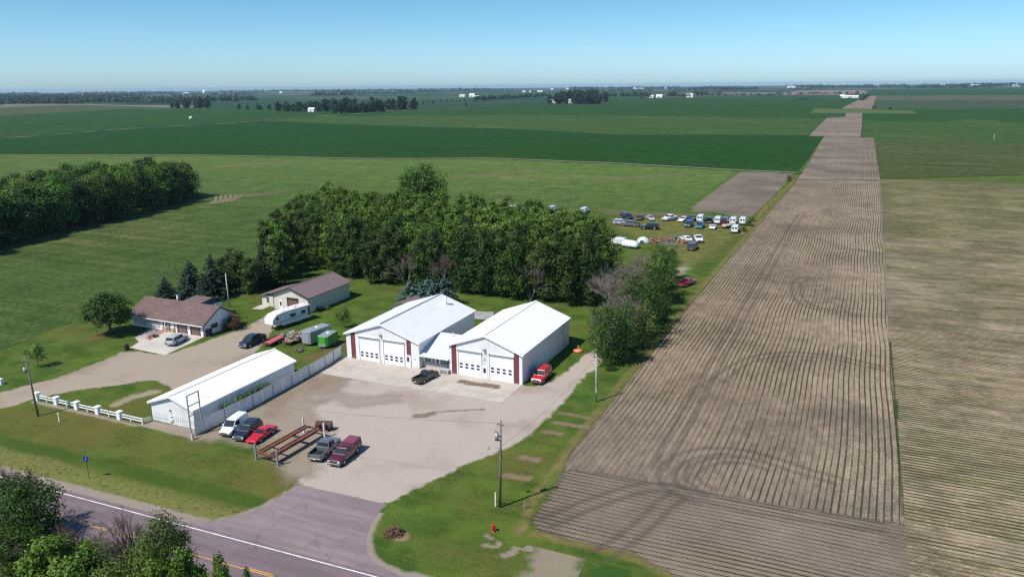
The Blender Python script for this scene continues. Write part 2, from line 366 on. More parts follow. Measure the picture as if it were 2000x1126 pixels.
# ---------------------------------------------------------------- far and middle fields
def field(name, pts, mat, z, label): return poly_sheet(name, px(pts), mat, z, label)
Zf = iter([0.04+0.008*i for i in range(80)])
Tz = iter([0.040+0.0025*i for i in range(40)])
field('crop_field', [(-500, 228), (0, 210), (150, 205), (340, 210), (230, 214), (0, 228), (-500, 252)], c_olive, next(Zf), 'brownish field in front of the far woods on the left')
field('crop_field', [(268, 192), (300, 187), (395, 187), (410, 191)], c_tan, next(Zf), 'thin pale field strip beyond the far woods on the left')
field('crop_field', [(-600, 262), (0, 227), (230, 213), (540, 212), (700, 219), (575, 229), (450, 240), (230, 252), (0, 270), (-600, 315)], c_green, next(Zf), 'green field beyond the pale farm track')
field('crop_field', [(560, 230), (700, 219), (760, 218), (930, 211), (1060, 205), (1300, 207), (1600, 209), (1640, 212), (1612, 232), (1400, 229), (1050, 226), (800, 226)], c_green, next(Zf), 'green field in front of the far farm grove')
field('crop_field', [(1170, 203), (1180, 192), (1690, 191), (1665, 203), (1640, 211), (1300, 206)], c_green, next(Zf), 'dark green field in front of the long white farm building')
field('crop_field', [(450, 241), (570, 229), (800, 226), (1050, 225), (1400, 228), (1612, 232), (1586, 264), (1400, 263), (1200, 262), (1000, 252), (760, 246), (520, 236)], c_mid, next(Zf), 'medium green field above the dark green band')
field('crop_field', [(-700, 300), (-700, 320), (0, 302), (380, 303), (560, 306), (700, 309), (950, 308), (1200, 318), (1430, 331), (1558, 336), (1580, 310), (1608, 266), (1400, 264), (1200, 263), (1000, 252), (760, 246), (500, 236), (230, 252), (0, 271)], c_dark, next(Zf), 'wide dark green crop band behind the grove')
# right of the brown strip
field('crop_field', [(1690, 187), (1704, 174), (2700, 166), (2700, 184)], c_green, next(Zf), 'dark bluish green field close to the horizon')
field('crop_field', [(1709, 196), (1712, 187), (2700, 183), (2700, 193)], c_tan, next(Zf), 'pale tan field far along the right side')
field('crop_field', [(1704, 213), (1708, 196), (2700, 192), (2700, 214)], c_grey, next(Zf), 'grey green field below the far tan field')
field('crop_field', [(1684, 237), (1686, 213), (2700, 213), (2700, 242), (1990, 241)], c_green, next(Zf), 'deep green field right of the hay patch')
field('crop_field', [(1684, 267), (1686, 236), (1990, 240), (2700, 241), (2700, 300), (2000, 282), (1712, 276)], c_mid, next(Zf), 'green field right of the brown strip')
field('crop_field', [(1714, 350), (1710, 275), (2000, 281), (2800, 300), (2800, 372), (2000, 342)], c_olive, next(Zf), 'thin olive green field behind the stubble rows')
field('crop_field', [(1830, 240), (1880, 233), (1945, 235), (1965, 242), (1900, 246)], c_mid, next(Zf), 'light green grassy hump in the far right field')
field('bare_field', [(1512, 186), (1560, 177), (1688, 176), (1695, 183), (1640, 186)], c_brown, next(Zf), 'brown bare field near the horizon')
field('hay_field', [(1583, 221), (1592, 212), (1660, 213), (1780, 216), (1792, 222)], c_lime, next(Zf), 'bright yellow green hay patch across the far brown strip')
c_row = solidmat('far_row_soil', lambda nt, p: soil(nt, 'x', (0.22, 0.175, 0.135), 0.4, 0.8, wide=0.06), 0.95, 0.2)
field('bare_field', [(1580, 266), (1614, 231), (1650, 229), (1652, 221), (1684, 221), (1684, 237), (1681, 268)], c_brown, next(Zf), 'brown strip below the hay patch')
field('bare_field', [(1643, 212), (1663, 202), (1690, 188), (1712, 187), (1703, 213)], c_brown, next(Zf), 'narrow far brown strip running to the horizon')
field('bare_field', [(1556, 352), (1580, 318), (1610, 266), (1707, 270), (1712, 310), (1719, 352)], c_row, next(Zf), 'brown strip of young rows beyond the main row field')
# field of young crop round the farm
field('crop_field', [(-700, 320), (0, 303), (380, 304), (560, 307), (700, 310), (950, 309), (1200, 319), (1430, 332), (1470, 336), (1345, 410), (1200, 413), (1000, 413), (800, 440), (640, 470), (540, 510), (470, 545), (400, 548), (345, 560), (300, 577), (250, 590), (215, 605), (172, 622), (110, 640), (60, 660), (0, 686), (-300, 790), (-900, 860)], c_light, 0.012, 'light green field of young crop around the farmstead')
tan_m = blendmat('track_dirt', lambda nt, p: (mixc(nt, nz(nt, p, 0.3, 3), (0.016, 0.044, 0.009), (0.024, 0.055, 0.013)), nz(nt, p, 1.0)), lambda nt, p: (mixc(nt, nz(nt, p, 0.2, 3), (0.17, 0.16, 0.09), (0.24, 0.21, 0.13)), nz(nt, p, 1.0)), 1.4, 0.15, 0.9)
tl = px([(-60, 274), (0, 270.5), (115, 262), (230, 252.5), (450, 240.5), (570, 229.5)]); tl2 = px([(570, 229.5), (680, 224), (760, 217), (850, 214), (930, 210)])
sd_sheet('farm_track', tan_m, 0.112, 9.0, 5, lines=[(tl, 3.0)], label='pale grassy farm track crossing the green fields')
sd_sheet('farm_track', tan_m, 0.114, 14.0, 8, lines=[(tl2, 5.0)], label='far end of the pale farm track near the white shed')
hd = px([(-100, 304), (0, 302.5), (380, 303), (560, 306), (700, 309.5), (820, 310), (950, 308.5), (1200, 318.5), (1430, 331.5), (1556, 337)])
sd_sheet('field_margin', tan_m, 0.110, 2.5, 2.0, lines=[(hd, 1.7)], label='thin tan margin along the dark crop band')
# ---------------------------------------------------------------- the row fields
G_ = lambda nt, p: grass(nt, p)
def drygrass(nt, p):
    n = nz(nt, p, 0.8, 4, 0.6)
    return mixc(nt, ss(nt, n, 0.3, 0.7), (0.20, 0.148, 0.062), (0.145, 0.110, 0.045)), n
strip = [(-29.4, 77), (-30.7, 86), (-30.7, 113), (-30.5, 178), (-29.2, 289), (-27.7, 408), (9.2, 410), (8.6, 300), (7.9, 160), (8.2, 80)]
edge_m = blendmat('dead_grass_edge', G_, drygrass, 2.2, 0.5, 0.6, 0.85)
sd_sheet('field_margin', edge_m, 0.016, 0.8, 1.2, lines=[([(-29.4, 66), (-30.6, 72), (-31.4, 88), (-31.6, 113), (-31.4, 178), (-30.1, 289), (-28.6, 400)], 0.45), (px([(1046, 1040), (1130, 1060), (1200, 1076), (1250, 1092), (1340, 1136)]), 0.7)], label='yellow dead grass margin of the row field')
def strip_soil(nt, p):
    x, y, z = xyz(nt, p)
    fine = nz(nt, p, 3.6, 4, 0.78); big = nz(nt, p, 0.05, 4, 0.6)
    def mid(c):
        # drier and paler away from the headland; chopped straw lies thicker towards the right-hand side
        c = mixc(nt, ss(nt, mth(nt, 'ADD', y, mth(nt, 'MULTIPLY', big, 50.0)), 105, 150), c, mixc(nt, 1.0, c, (1.15, 1.13, 1.05), 'MULTIPLY'))
        m_ = mth(nt, 'MULTIPLY', ss(nt, mth(nt, 'ADD', x, mth(nt, 'MULTIPLY', mth(nt, 'SUBTRACT', big, 0.5), 30.0)), -9.0, 6.0), ss(nt, fine, 0.46, 0.62))
        c = mixc(nt, mth(nt, 'MULTIPLY', m_, 0.6), c, (0.46, 0.38, 0.27))
        mot = nz(nt, vec(nt, mth(nt, 'MULTIPLY', x, 0.8), mth(nt, 'MULTIPLY', y, 0.30)), 1.0, 6, 0.75)
        c = mixc(nt, ss(nt, mot, 0.30, 0.70), mixc(nt, 1.0, c, (0.72, 0.71, 0.72), 'MULTIPLY'), mixc(nt, 1.0, c, (1.22, 1.2, 1.18), 'MULTIPLY'))
        n_ = mth(nt, 'MULTIPLY', ss(nt, big, 0.50, 0.36), ss(nt, x, -6, 4)); return mixc(nt, mth(nt, 'MULTIPLY', n_, 0.5), c, (0.10, 0.083, 0.072))
    return soil(nt, 'x', (0.205, 0.160, 0.122), 0.34, 0.66, p=p, wide=0.010, mid=mid)
m_strip = blendmat('row_soil', None, strip_soil, 1.1, 0.6, 0.3, bump=0.5)
sd_sheet('row_field', m_strip, 0.024, 1.0, 0.9, polys=[strip], label='long bare strip with rows of seedlings running away')
head = px([(1042, 1012), (1048, 1036), (1130, 1057), (1200, 1073), (1250, 1087), (1330, 1128)])+[(8.6, 58), (8.6, 84.0), (-29.6, 81.5)]
m_head = blendmat('headland_soil', None, lambda nt, p: soil(nt, 'y', (0.203, 0.158, 0.122), 0.36, 0.55, p=p, wide=0.06), 2.6, 0.5, 0.5, bump=0.5)
sd_sheet('row_field', m_head, 0.028, 0.8, 1.3, polys=[head], label='headland with rows crossing at the near end of the strip')
def f2(nt, p):
    x, y, z = xyz(nt, p)
    st = nz(nt, vec(nt, mth(nt, 'MULTIPLY', x, 0.025), mth(nt, 'MULTIPLY', y, 0.16)), 1.0, 5, 0.65)
    big = nz(nt, vec(nt, mth(nt, 'MULTIPLY', x, 0.5), y), 0.07, 5, 0.65)
    fine = nz(nt, vec(nt, mth(nt, 'MULTIPLY', x, 0.35), mth(nt, 'MULTIPLY', y, 1.5)), 2.0, 4, 0.78)
    far = mth(nt, 'ADD', mth(nt, 'MULTIPLY', ss(nt, y, 130, 400), 0.27), st)
    def mid(c):
        c = mixc(nt, mth(nt, 'MULTIPLY', ss(nt, big, 0.42, 0.62), 0.65), c, mixc(nt, fine, (0.165, 0.122, 0.080), (0.45, 0.37, 0.265)))
        c = mixc(nt, mth(nt, 'MULTIPLY', ss(nt, fine, 0.46, 0.34), 0.7), c, (0.085, 0.066, 0.038))
        c = mixc(nt, mth(nt, 'MULTIPLY', ss(nt, fine, 0.56, 0.68), 0.7), c, (0.50, 0.42, 0.31))
        c = mixc(nt, mth(nt, 'MULTIPLY', ss(nt, far, 0.52, 0.74), 0.72), c, mixc(nt, ss(nt, fine, 0.35, 0.65), (0.055, 0.075, 0.014), (0.23, 0.205, 0.095)))
        mot = nz(nt, vec(nt, mth(nt, 'MULTIPLY', x, 0.16), mth(nt, 'MULTIPLY', y, 0.45)), 1.0, 6, 0.78)
        return mixc(nt, ss(nt, mot, 0.32, 0.68), mixc(nt, 1.0, c, (0.60, 0.60, 0.58), 'MULTIPLY'), mixc(nt, 1.0, c, (1.36, 1.33, 1.30), 'MULTIPLY'))
    return soil(nt, 'y', (0.235, 0.180, 0.118), 0.95, 0.62, (0.044, 0.050, 0.016), p=p, wide=0.15, mid=mid)
m_f2 = blendmat('stubble_row_soil', lambda nt, p: soil(nt, 'x', (0.215, 0.168, 0.130), 0.35, 0.6, p=p), f2, 1.6, 0.35, 0.4, bump=0.5)
sd_sheet('row_field', m_f2, 0.034, 2.5, 0.0, polys=[[(8.2, 52), (420, 52), (420, 424), (9.3, 418), (8.6, 300), (8.0, 160), (8.0, 84)]], label='straw covered row field on the right with rows crossing')
m_left = blendmat('left_row_soil', G_, lambda nt, p: soil(nt, 'x', (0.205, 0.165, 0.13), 0.35, 0.75, p=p), 3.0, 0.3, 0.6, bump=0.4)
sd_sheet('row_field', m_left, 0.03, 1.6, 1.5, polys=[px([(1352, 404), (1446, 335), (1548, 337), (1540, 352), (1498, 396), (1466, 424), (1440, 424), (1400, 414), (1355, 414)])], label='brown strip of seedling rows behind the parked vans')
# tyre tracks on the bare soil
trk = blendmat('tyre_track_soil', None, lambda nt, p: (mixc(nt, nz(nt, p, 1.5, 3), (0.085, 0.066, 0.055), (0.12, 0.094, 0.078)), nz(nt, p, 3.0)), 0.9, 0.7, 0.4, 0.26)
trk2 = blendmat('tyre_track_headland', None, lambda nt, p: (mixc(nt, nz(nt, p, 1.5, 3), (0.082, 0.064, 0.054), (0.115, 0.09, 0.076)), nz(nt, p, 3.0)), 0.9, 0.7, 0.4, 0.26)
def pair(pts, gap=1.9):
    pts = smooth_poly(pts, 2, False); out = []
    for s in (-1, 1):
        l = []
        for i, p in enumerate(pts):
            a, b = pts[max(i-1, 0)], pts[min(i+1, len(pts)-1)]
            d = math.hypot(b[0]-a[0], b[1]-a[1])+1e-9
            l.append((p[0]-s*gap/2*(b[1]-a[1])/d, p[1]+s*gap/2*(b[0]-a[0])/d))
        out.append((l, 0.36))
    return out
def z7(l): return px([(1200+x/2.5, 780+y/2.5) for x, y in l])
def z8(l): return px([(1400+x/3.128, 340+y/3.128) for x, y in l])
sd_sheet('tyre_track', trk, next(Tz), 0.22, 0.35, lines=pair(z7([(1090, 395), (900, 345), (720, 278), (540, 248), (370, 262), (265, 320), (245, 390), (310, 450), (430, 495)]))+pair(z7([(760, 330), (640, 296), (520, 292), (420, 315), (370, 355), (390, 405), (470, 450)]), 1.5), label='dark loop of tyre marks at the near end of the strip')
sd_sheet('tyre_track', trk, next(Tz), 0.22, 0.35, lines=pair(z8([(1040, 868), (860, 858), (640, 835), (520, 785), (478, 720), (490, 655), (570, 630), (760, 628), (900, 640)])), label='round tyre mark loop in the middle of the strip')
sd_sheet('tyre_track', trk, next(Tz), 0.3, 0.35, lines=pair(z8([(920, 470), (770, 455), (690, 415), (580, 392), (545, 372), (620, 358), (900, 362)])), label='faint tyre mark loop higher up the strip')
sd_sheet('tyre_track', trk, next(Tz), 0.3, 0.35, lines=pair(z8([(960, 196), (760, 196), (680, 215), (665, 240), (740, 268)])), label='faintest tyre mark loop far up the strip')
sd_sheet('tyre_track', trk, next(Tz), 0.22, 0.35, lines=pair(px([(1738, 722), (1640, 700), (1560, 690), (1490, 694), (1440, 712), (1400, 745)])), label='wide arc of tyre marks crossing the strip')
sd_sheet('tyre_track', trk, next(Tz), 0.4, 0.35, lines=pair([(-19.3, 86), (-19.5, 150), (-19.0, 250), (-18.0, 300)]), label='straight pair of tyre marks along the seedling rows')
sd_sheet('tyre_track', trk2, next(Tz), 0.22, 0.35, lines=pair(z7([(-330, 600), (-150, 520), (0, 468), (130, 430), (240, 425), (350, 450), (520, 500), (760, 545), (1000, 580), (1300, 620)]))+pair(z7([(330, 455), (230, 520), (180, 580), (60, 680), (-60, 760)])), label='dark crossing tyre marks on the headland')
# ---------------------------------------------------------------- county road
RA = 0.031
def rd(s, off): return (-50+s*math.cos(RA)-off*math.sin(RA), 53.4+s*math.sin(RA)+off*math.cos(RA))
def asphalt(nt, p, base=(0.172, 0.132, 0.145)):
    x, y, z = xyz(nt, p)
    u = mth(nt, 'ADD', mth(nt, 'MULTIPLY', x, math.cos(RA)), mth(nt, 'MULTIPLY', y, math.sin(RA)))
    v = mth(nt, 'SUBTRACT', mth(nt, 'MULTIPLY', y, math.cos(RA)), mth(nt, 'MULTIPLY', x, math.sin(RA)))
    n = nz(nt, vec(nt, mth(nt, 'MULTIPLY', u, 0.08), mth(nt, 'MULTIPLY', v, 0.9)), 1.0, 4, 0.6); n2 = nz(nt, p, 0.4, 4, 0.6); n3 = nz(nt, p, 11.0, 2, 0.7)
    c = mixc(nt, ss(nt, n, 0.35, 0.65), tuple(a*0.86 for a in base), tuple(a*1.10 for a in base))
    c = mixc(nt, mth(nt, 'MULTIPLY', ss(nt, n2, 0.5, 0.72), 0.5), c, tuple(a*0.8 for a in base))
    # sealed cracks across and along the carriageway
    wig = mth(nt, 'MULTIPLY', nz(nt, p, 0.5, 3), 1.6)
    ck = mth(nt, 'ABSOLUTE', mth(nt, 'SUBTRACT', mth(nt, 'FRACT', mth(nt, 'DIVIDE', mth(nt, 'ADD', u, wig), 9.5)), 0.5))
    vo = nd(nt, 'ShaderNodeTexVoronoi', {'Vector': p, 'Scale': 0.22}, feature='DISTANCE_TO_EDGE').outputs['Distance']
    ckm = mth(nt, 'MAXIMUM', mth(nt, 'LESS_THAN', ck, 0.006), mth(nt, 'MULTIPLY', mth(nt, 'LESS_THAN', vo, 0.012), ss(nt, n2, 0.48, 0.55)))
    c = mixc(nt, mth(nt, 'MULTIPLY', ckm, 0.30), c, (0.07, 0.058, 0.066))
    c = mixc(nt, ss(nt, n3, 0.2, 0.8), mixc(nt, 1.0, c, (0.85,)*3, 'MULTIPLY'), mixc(nt, 1.0, c, (1.14,)*3, 'MULTIPLY'))
    return c, n3
a_mat = solidmat('road_asphalt', lambda nt, p: asphalt(nt, pos(nt)), 0.85, 0.2, 0.02)
sh_mat = blendmat('shoulder_gravel', G_, lambda nt, p: gravel(nt, p, (0.27, 0.22, 0.185)), 1.1, 0.7, 0.3)
rim_r = px([(757, 984), (738, 999), (722, 1022), (713, 1050), (714, 1078), (733, 1100), (775, 1122), (830, 1142)])
rim_l = px([(578, 948), (548, 968), (515, 987), (470, 1005), (425, 1014)])
sd_sheet('road_shoulder', sh_mat, 0.006, 0.5, 1.2, lines=[([rd(-160, 1.3), rd(-12, 1.3)], 0.75), ([rd(14, 1.3), rd(90, 1.3)], 0.75), ([rd(-160, -9.2), rd(120, -9.2)], 1.3), (smooth_poly(rim_r, 1, False), 0.75), (smooth_poly(rim_l, 1, False), 0.35)], label='gravel shoulder along the county road')
poly_sheet('road', [rd(-260, -8.0), rd(260, -8.0), rd(260, 0.65), rd(-260, 0.65)], a_mat, 0.016, 'purple grey asphalt county road')
paint_w = plain('road_paint_white', (0.72, 0.70, 0.68), 0.8, 0.2, var=0.15, vs=1.5, dirt=(0.45, 0.42, 0.42))
paint_y = plain('road_paint_yellow', (0.60, 0.32, 0.05), 0.8, 0.2, var=0.15, vs=1.5, dirt=(0.42, 0.25, 0.07))
for nm, off in (('near', -7.32), ('far', 0.0)):
    poly_sheet('road_marking', [rd(-260, off-.06), rd(260, off-.06), rd(260, off+.07), rd(-260, off+.07)], paint_w, 0.020, f'white edge line on the {nm} side of the county road')
poly_sheet('road_marking', [rd(-260, -3.80), rd(260, -3.80), rd(260, -3.68), rd(-260, -3.68)], paint_y, 0.020, 'solid yellow centre line of the county road')
mb = MB()
for k in range(-14, 14):
    s0 = -26.2+k*12.2; mb.quad(*[(*rd(s, o), 0.020) for s, o in ((s0, -3.55), (s0+3.1, -3.55), (s0+3.1, -3.43), (s0, -3.43))])
tag(mb.build('road_marking', paint_y), 'dashed yellow centre line beside the solid one', None, None, 'structure')
ap = smooth_poly(px([(578, 946), (668, 964), (757, 985)]), 0)+px([(738, 1000), (724, 1022), (715, 1050), (716, 1078), (735, 1100), (775, 1120)])+[rd(15, 0.5), rd(-14, 0.5)]+px([(430, 1016), (480, 1004), (520, 986), (552, 966)])
d_mat = solidmat('driveway_asphalt', lambda nt, p: asphalt(nt, pos(nt), (0.225, 0.175, 0.182)), 0.85, 0.2, 0.02)
poly_sheet('driveway', ap, d_mat, 0.021, 'purple paved driveway mouth joining the county road')
# ---------------------------------------------------------------- yards
GR = lambda nt, p: gravel(nt, p, (0.395, 0.332, 0.286))
g_yard = blendmat('yard_gravel', G_, GR, 2.4, 0.55, 0.35)
yard = px([(577, 947), (590, 925), (578, 905), (588, 884), (565, 856), (545, 835), (535, 805), (575, 768), (628, 735), (664, 710), (760, 712), (1000, 745), (1040, 757), (1084, 744), (1162, 677), (1178, 690), (1170, 716), (1140, 733), (1120, 760), (1088, 800), (1055, 828), (1024, 857), (960, 888), (922, 901), (870, 925), (830, 946), (790, 965), (757, 987), (668, 966)])
sd_sheet('gravel_yard', g_yard, 0.010, 0.45, 1.6, polys=[smooth_poly(yard, 1)], label='pale gravel yard in front of the white workshops')
wear = blendmat('worn_dirt', None, lambda nt, p: gravel(nt, p, (0.33, 0.270, 0.205)), 5.0, 0.35, 1.5, 0.8)
sd_sheet('dirt_strip', wear, 0.0135, 0.45, 2.0, polys=[px([(384, 860), (430, 858), (500, 870), (545, 905), (562, 940), (610, 930), (640, 880), (640, 830), (600, 805), (650, 770), (690, 735), (676, 700), (650, 706), (560, 756), (500, 791), (440, 823), (384, 850)])], label='worn dry strip under the parked vehicles beside the fence')
drv = px([(-80, 778), (0, 766), (60, 751), (120, 735), (170, 715), (215, 698), (246, 683), (322, 694), (352, 684), (400, 667), (440, 653), (480, 638), (515, 619), (545, 604), (565, 608), (545, 632), (524, 655), (500, 690), (470, 706), (420, 728), (372, 752), (335, 764), (318, 745), (290, 741), (230, 752), (180, 757), (110, 768), (60, 782), (0, 798), (-80, 822)])
g_drv = blendmat('drive_gravel', G_, lambda nt, p: gravel(nt, p, (0.335, 0.275, 0.215)), 2.6, 0.5, 0.35)
sd_sheet('gravel_drive', g_drv, 0.007, 0.45, 1.6, polys=[smooth_poly(drv, 1)], label='tan gravel drive leading past the house')
sd_sheet('gravel_strip', sh_mat, 0.012, 0.3, 0.8, polys=[px([(268, 829), (300, 822), (384, 838), (388, 856), (376, 857), (300, 838)])], lines=[([(-112, 69.4), (-90, 69.4)], 0.35)], label='gravel strip in front of the long white building')
lane = px([(1165, 690), (1200, 640), (1250, 590), (1300, 550), (1335, 525), (1352, 508), (1366, 494)])
lane_m = blendmat('lane_dirt', G_, lambda nt, p: gravel(nt, p, (0.33, 0.28, 0.22)), 4.0, 0.25, 1.0, 0.8)
sd_sheet('dirt_lane', lane_m, 0.009, 0.5, 1.6, lines=[(smooth_poly(lane, 2, False), 1.1)], label='dirt lane running under the trees to the parked vehicles')
def concrete(nt, p):
    x, y, z = xyz(nt, p); n = nz(nt, p, 0.35, 5, 0.65); n3 = nz(nt, p, 8.0, 2)
    c = mixc(nt, ss(nt, n, 0.3, 0.7), (0.47, 0.42, 0.37), (0.385, 0.335, 0.29))
    for k, off, per in ((x, 0.0, 6.1), (y, 0.4, 5.2)):
        j = mth(nt, 'ABSOLUTE', mth(nt, 'SUBTRACT', mth(nt, 'FRACT', mth(nt, 'DIVIDE', mth(nt, 'ADD', k, 1000+off), per)), 0.5))
        c = mixc(nt, mth(nt, 'MULTIPLY', mth(nt, 'LESS_THAN', j, 0.006), 0.45), c, (0.2, 0.17, 0.14))
    st = nz(nt, p, 0.16, 4, 0.7)
    c = mixc(nt, mth(nt, 'MULTIPLY', ss(nt, st, 0.60, 0.72), 0.55), c, (0.24, 0.17, 0.12))
    return c, n3
c_mat = solidmat('apron_concrete', lambda nt, p: concrete(nt, pos(nt)), 0.85, 0.15, 0.02)
poly_sheet('concrete_apron', px([(645, 715), (672, 694)])+[(-79, 106), (-46, 106)]+px([(1020, 751), (980, 786), (815, 760), (650, 733), (622, 727)]), c_mat, 0.030, 'stained concrete apron along the workshop doors')
stain = blendmat('oil_stain', None, lambda nt, p: (mixc(nt, nz(nt, p, 2.0, 3), (0.13, 0.085, 0.06), (0.22, 0.16, 0.12)), nz(nt, p, 3.0)), 2.6, 0.9, 0.35, 0.8)
sd_sheet('oil_stain', stain, 0.035, 0.2, 0.4, lines=[(px([(900, 745), (930, 749), (968, 755)]), 0.7)], label='dark rusty stain on the concrete before the right workshop')
mud = blendmat('mud_patch', None, lambda nt, p: (mixc(nt, nz(nt, p, 1.0, 3), (0.17, 0.12, 0.085), (0.25, 0.185, 0.14)), nz(nt, p, 3.0)), 1.5, 0.6, 0.4, 0.85)
sd_sheet('mud_patch', mud, 0.015, 0.3, 0.5, lines=[(px([(815, 812), (832, 810), (846, 807)]), 0.6), (px([(846, 805), (900, 801), (945, 799)]), 0.12)], label='brown puddle stain in the gravel yard')
mud2 = blendmat('yard_brown_stain', None, lambda nt, p: (mixc(nt, nz(nt, p, 0.6, 4), (0.30, 0.24, 0.20), (0.38, 0.32, 0.27)), nz(nt, p, 3.0)), 5.0, 0.25, 1.5, 0.75)  # patchy brown staining, the gravel's own colour
sd_sheet('mud_patch', mud2, 0.014, 0.5, 1.5, lines=[(px([(620, 775), (660, 772), (700, 785), (760, 778)]), 1.6)], label='dull brown damp patch across the gravel yard')
hc = px([(253, 679), (322, 693), (398, 658)])+[(-112, 103.9), (-121.5, 103.9)]+px([(302, 648), (280, 662)])
poly_sheet('house_driveway', hc, plain('pale_concrete', (0.48, 0.44, 0.39), 0.85, 0.2, var=0.08, vs=0.4, dirt=(0.38, 0.34, 0.30)), 0.020, 'pale concrete parking pad before the house garage')
brick_m, nt = newmat('patio_brick'); bt = nd(nt, 'ShaderNodeTexBrick', {'Vector': pos(nt), 'Color1': (0.30, 0.12, 0.09), 'Color2': (0.38, 0.19, 0.14), 'Mortar': (0.32, 0.27, 0.24), 'Scale': 1.0, 'Brick Width': 0.4, 'Row Height': 0.2, 'Mortar Size': 0.02}); finish(nt, bt.outputs[0], 0.9)
poly_sheet('patio', px([(283, 659), (304, 646), (318, 642), (322, 648), (292, 665)]), brick_m, 0.026, 'red brick patio beside the concrete parking pad')
poly_sheet('patio', px([(263, 659), (296, 640), (306, 643), (283, 663), (272, 668)]), c_mat, 0.022, 'pale stone patio beneath the picnic table')
poly_sheet('concrete_slab', px([(491, 603), (509, 595), (530, 596), (512, 604)]), c_mat, 0.02, 'small concrete slab at the door of the beige shed')
poly_sheet('concrete_slab', px([(925, 607), (965, 609), (960, 625), (925, 622)]), plain('old_concrete', (0.30, 0.29, 0.28), .9, .2, var=.15, vs=.5), 0.02, 'grey concrete slab between the two workshops')
# bare spots on the grass
bare = blendmat('bare_spot', None, dirt, 1.1, 0.8, 0.3)
pink = blendmat('bare_strip', None, lambda nt, p: (mixc(nt, nz(nt, p, 0.8, 4), (0.25, 0.18, 0.115), (0.17, 0.13, 0.07)), nz(nt, p, 5.0)), 1.6, 1.1, 0.5, 0.85)
for zi, (pts, wd, lab) in enumerate((([(990, 928), (1030, 934), (1068, 937)], 0.75, 'nearest bare earth bar across the grass verge'), ([(1022, 893), (1060, 900), (1095, 906)], 0.75, 'second bare earth bar running into the field'), ([(1064, 842), (1095, 847), (1125, 849)], 0.6, 'third bare earth bar on the grass verge'), ([(1086, 825), (1115, 830), (1148, 833)], 0.6, 'fourth bare earth bar on the grass verge'), ([(1095, 806), (1130, 812), (1158, 818)], 0.45, 'topmost faint bare earth bar on the grass verge'))):
    sd_sheet('bare_soil', pink, 0.0105+0.002*zi, 0.25, 0.8, lines=[(px(pts), wd)], label=lab)
sd_sheet('bare_soil', bare, 0.010, 0.25, 0.9, lines=[(px([(770, 1038), (785, 1048)]), 0.9)], label='bare scorched earth below the brush heap')
white_soil = blendmat('white_soil', None, lambda nt, p: (mixc(nt, nz(nt, p, 0.8, 4), (0.27, 0.225, 0.165), (0.17, 0.145, 0.095)), nz(nt, p, 5.0)), 1.3, 0.9, 0.25)
sd_sheet('bare_soil', white_soil, 0.011, 0.25, 0.8, lines=[(px([(985, 1084), (1004, 1076), (1012, 1068), (1035, 1070)]), 0.5), (px([(945, 1064), (972, 1068), (974, 1060)]), 0.3), (px([(952, 1046), (960, 1050)]), 0.3), (px([(1008, 997), (1022, 997)]), 0.4)], label='whitish dug soil spots near the hydrant')
sd_sheet('field_entrance', blendmat('entrance_dirt', G_, lambda nt, p: gravel(nt, p, (0.26, 0.21, 0.16)), 4.0, 0.5, 0.9, 0.85), 0.010, 0.35, 1.2, polys=[px([(1050, 1062), (1105, 1060), (1130, 1085), (1140, 1140), (1000, 1160), (1030, 1110)])], label='bare field entrance beside the near grass')
sd_sheet('weeds', blendmat('weed_green', G_, lambda nt, p: (mixc(nt, nz(nt, p, 1.5, 4), (0.020, 0.055, 0.008), (0.045, 0.095, 0.016)), nz(nt, p, 4.0)), 1.2, 0.7, 0.4), 0.011, 0.35, 1.0, polys=[px([(1150, 1126), (1180, 1090), (1230, 1095), (1300, 1118), (1345, 1150), (1150, 1180)])], label='dark green tall grass patch at the near edge of the row field')
lawn_dry = blendmat('dry_lawn', None, drygrass, 3.0, 0.4, 1.0, 0.55)
sd_sheet('dry_grass', lawn_dry, 0.007, 0.5, 1.8, lines=[(px([(600, 700), (640, 690), (668, 668)]), 2.0), (px([(1200, 418), (1280, 420), (1345, 424)]), 3.0), (px([(205, 650), (180, 662)]), 1.4)], label='dry yellow grass near the trailers and parked vehicles')
sd_sheet('weeds', blendmat('row_weeds', None, lambda nt, p: (mixc(nt, nz(nt, p, 1.5, 4), (0.016, 0.050, 0.008), (0.036, 0.080, 0.016)), nz(nt, p, 4.0)), 0.6, 0.9, 0.2, 0.85), 0.044, 0.25, 0.4, lines=[([(7.9, 86), (8.0, 150)], 0.10), ([(8.0, 114), (8.1, 121)], 0.25)], label='dense green last row at the right border of the strip')
sd_sheet('worn_lawn', blendmat('worn_lawn', G_, lambda nt, p: gravel(nt, p, (0.33, 0.27, 0.20)), 3.5, 0.6, 0.6, 0.8), 0.009, 0.4, 1.5, lines=[(px([(225, 790), (260, 775), (300, 765)]), 0.9), (px([(1060, 757), (1090, 750)]), 1.0)], label='worn sandy spots in the lawn beside the long building')

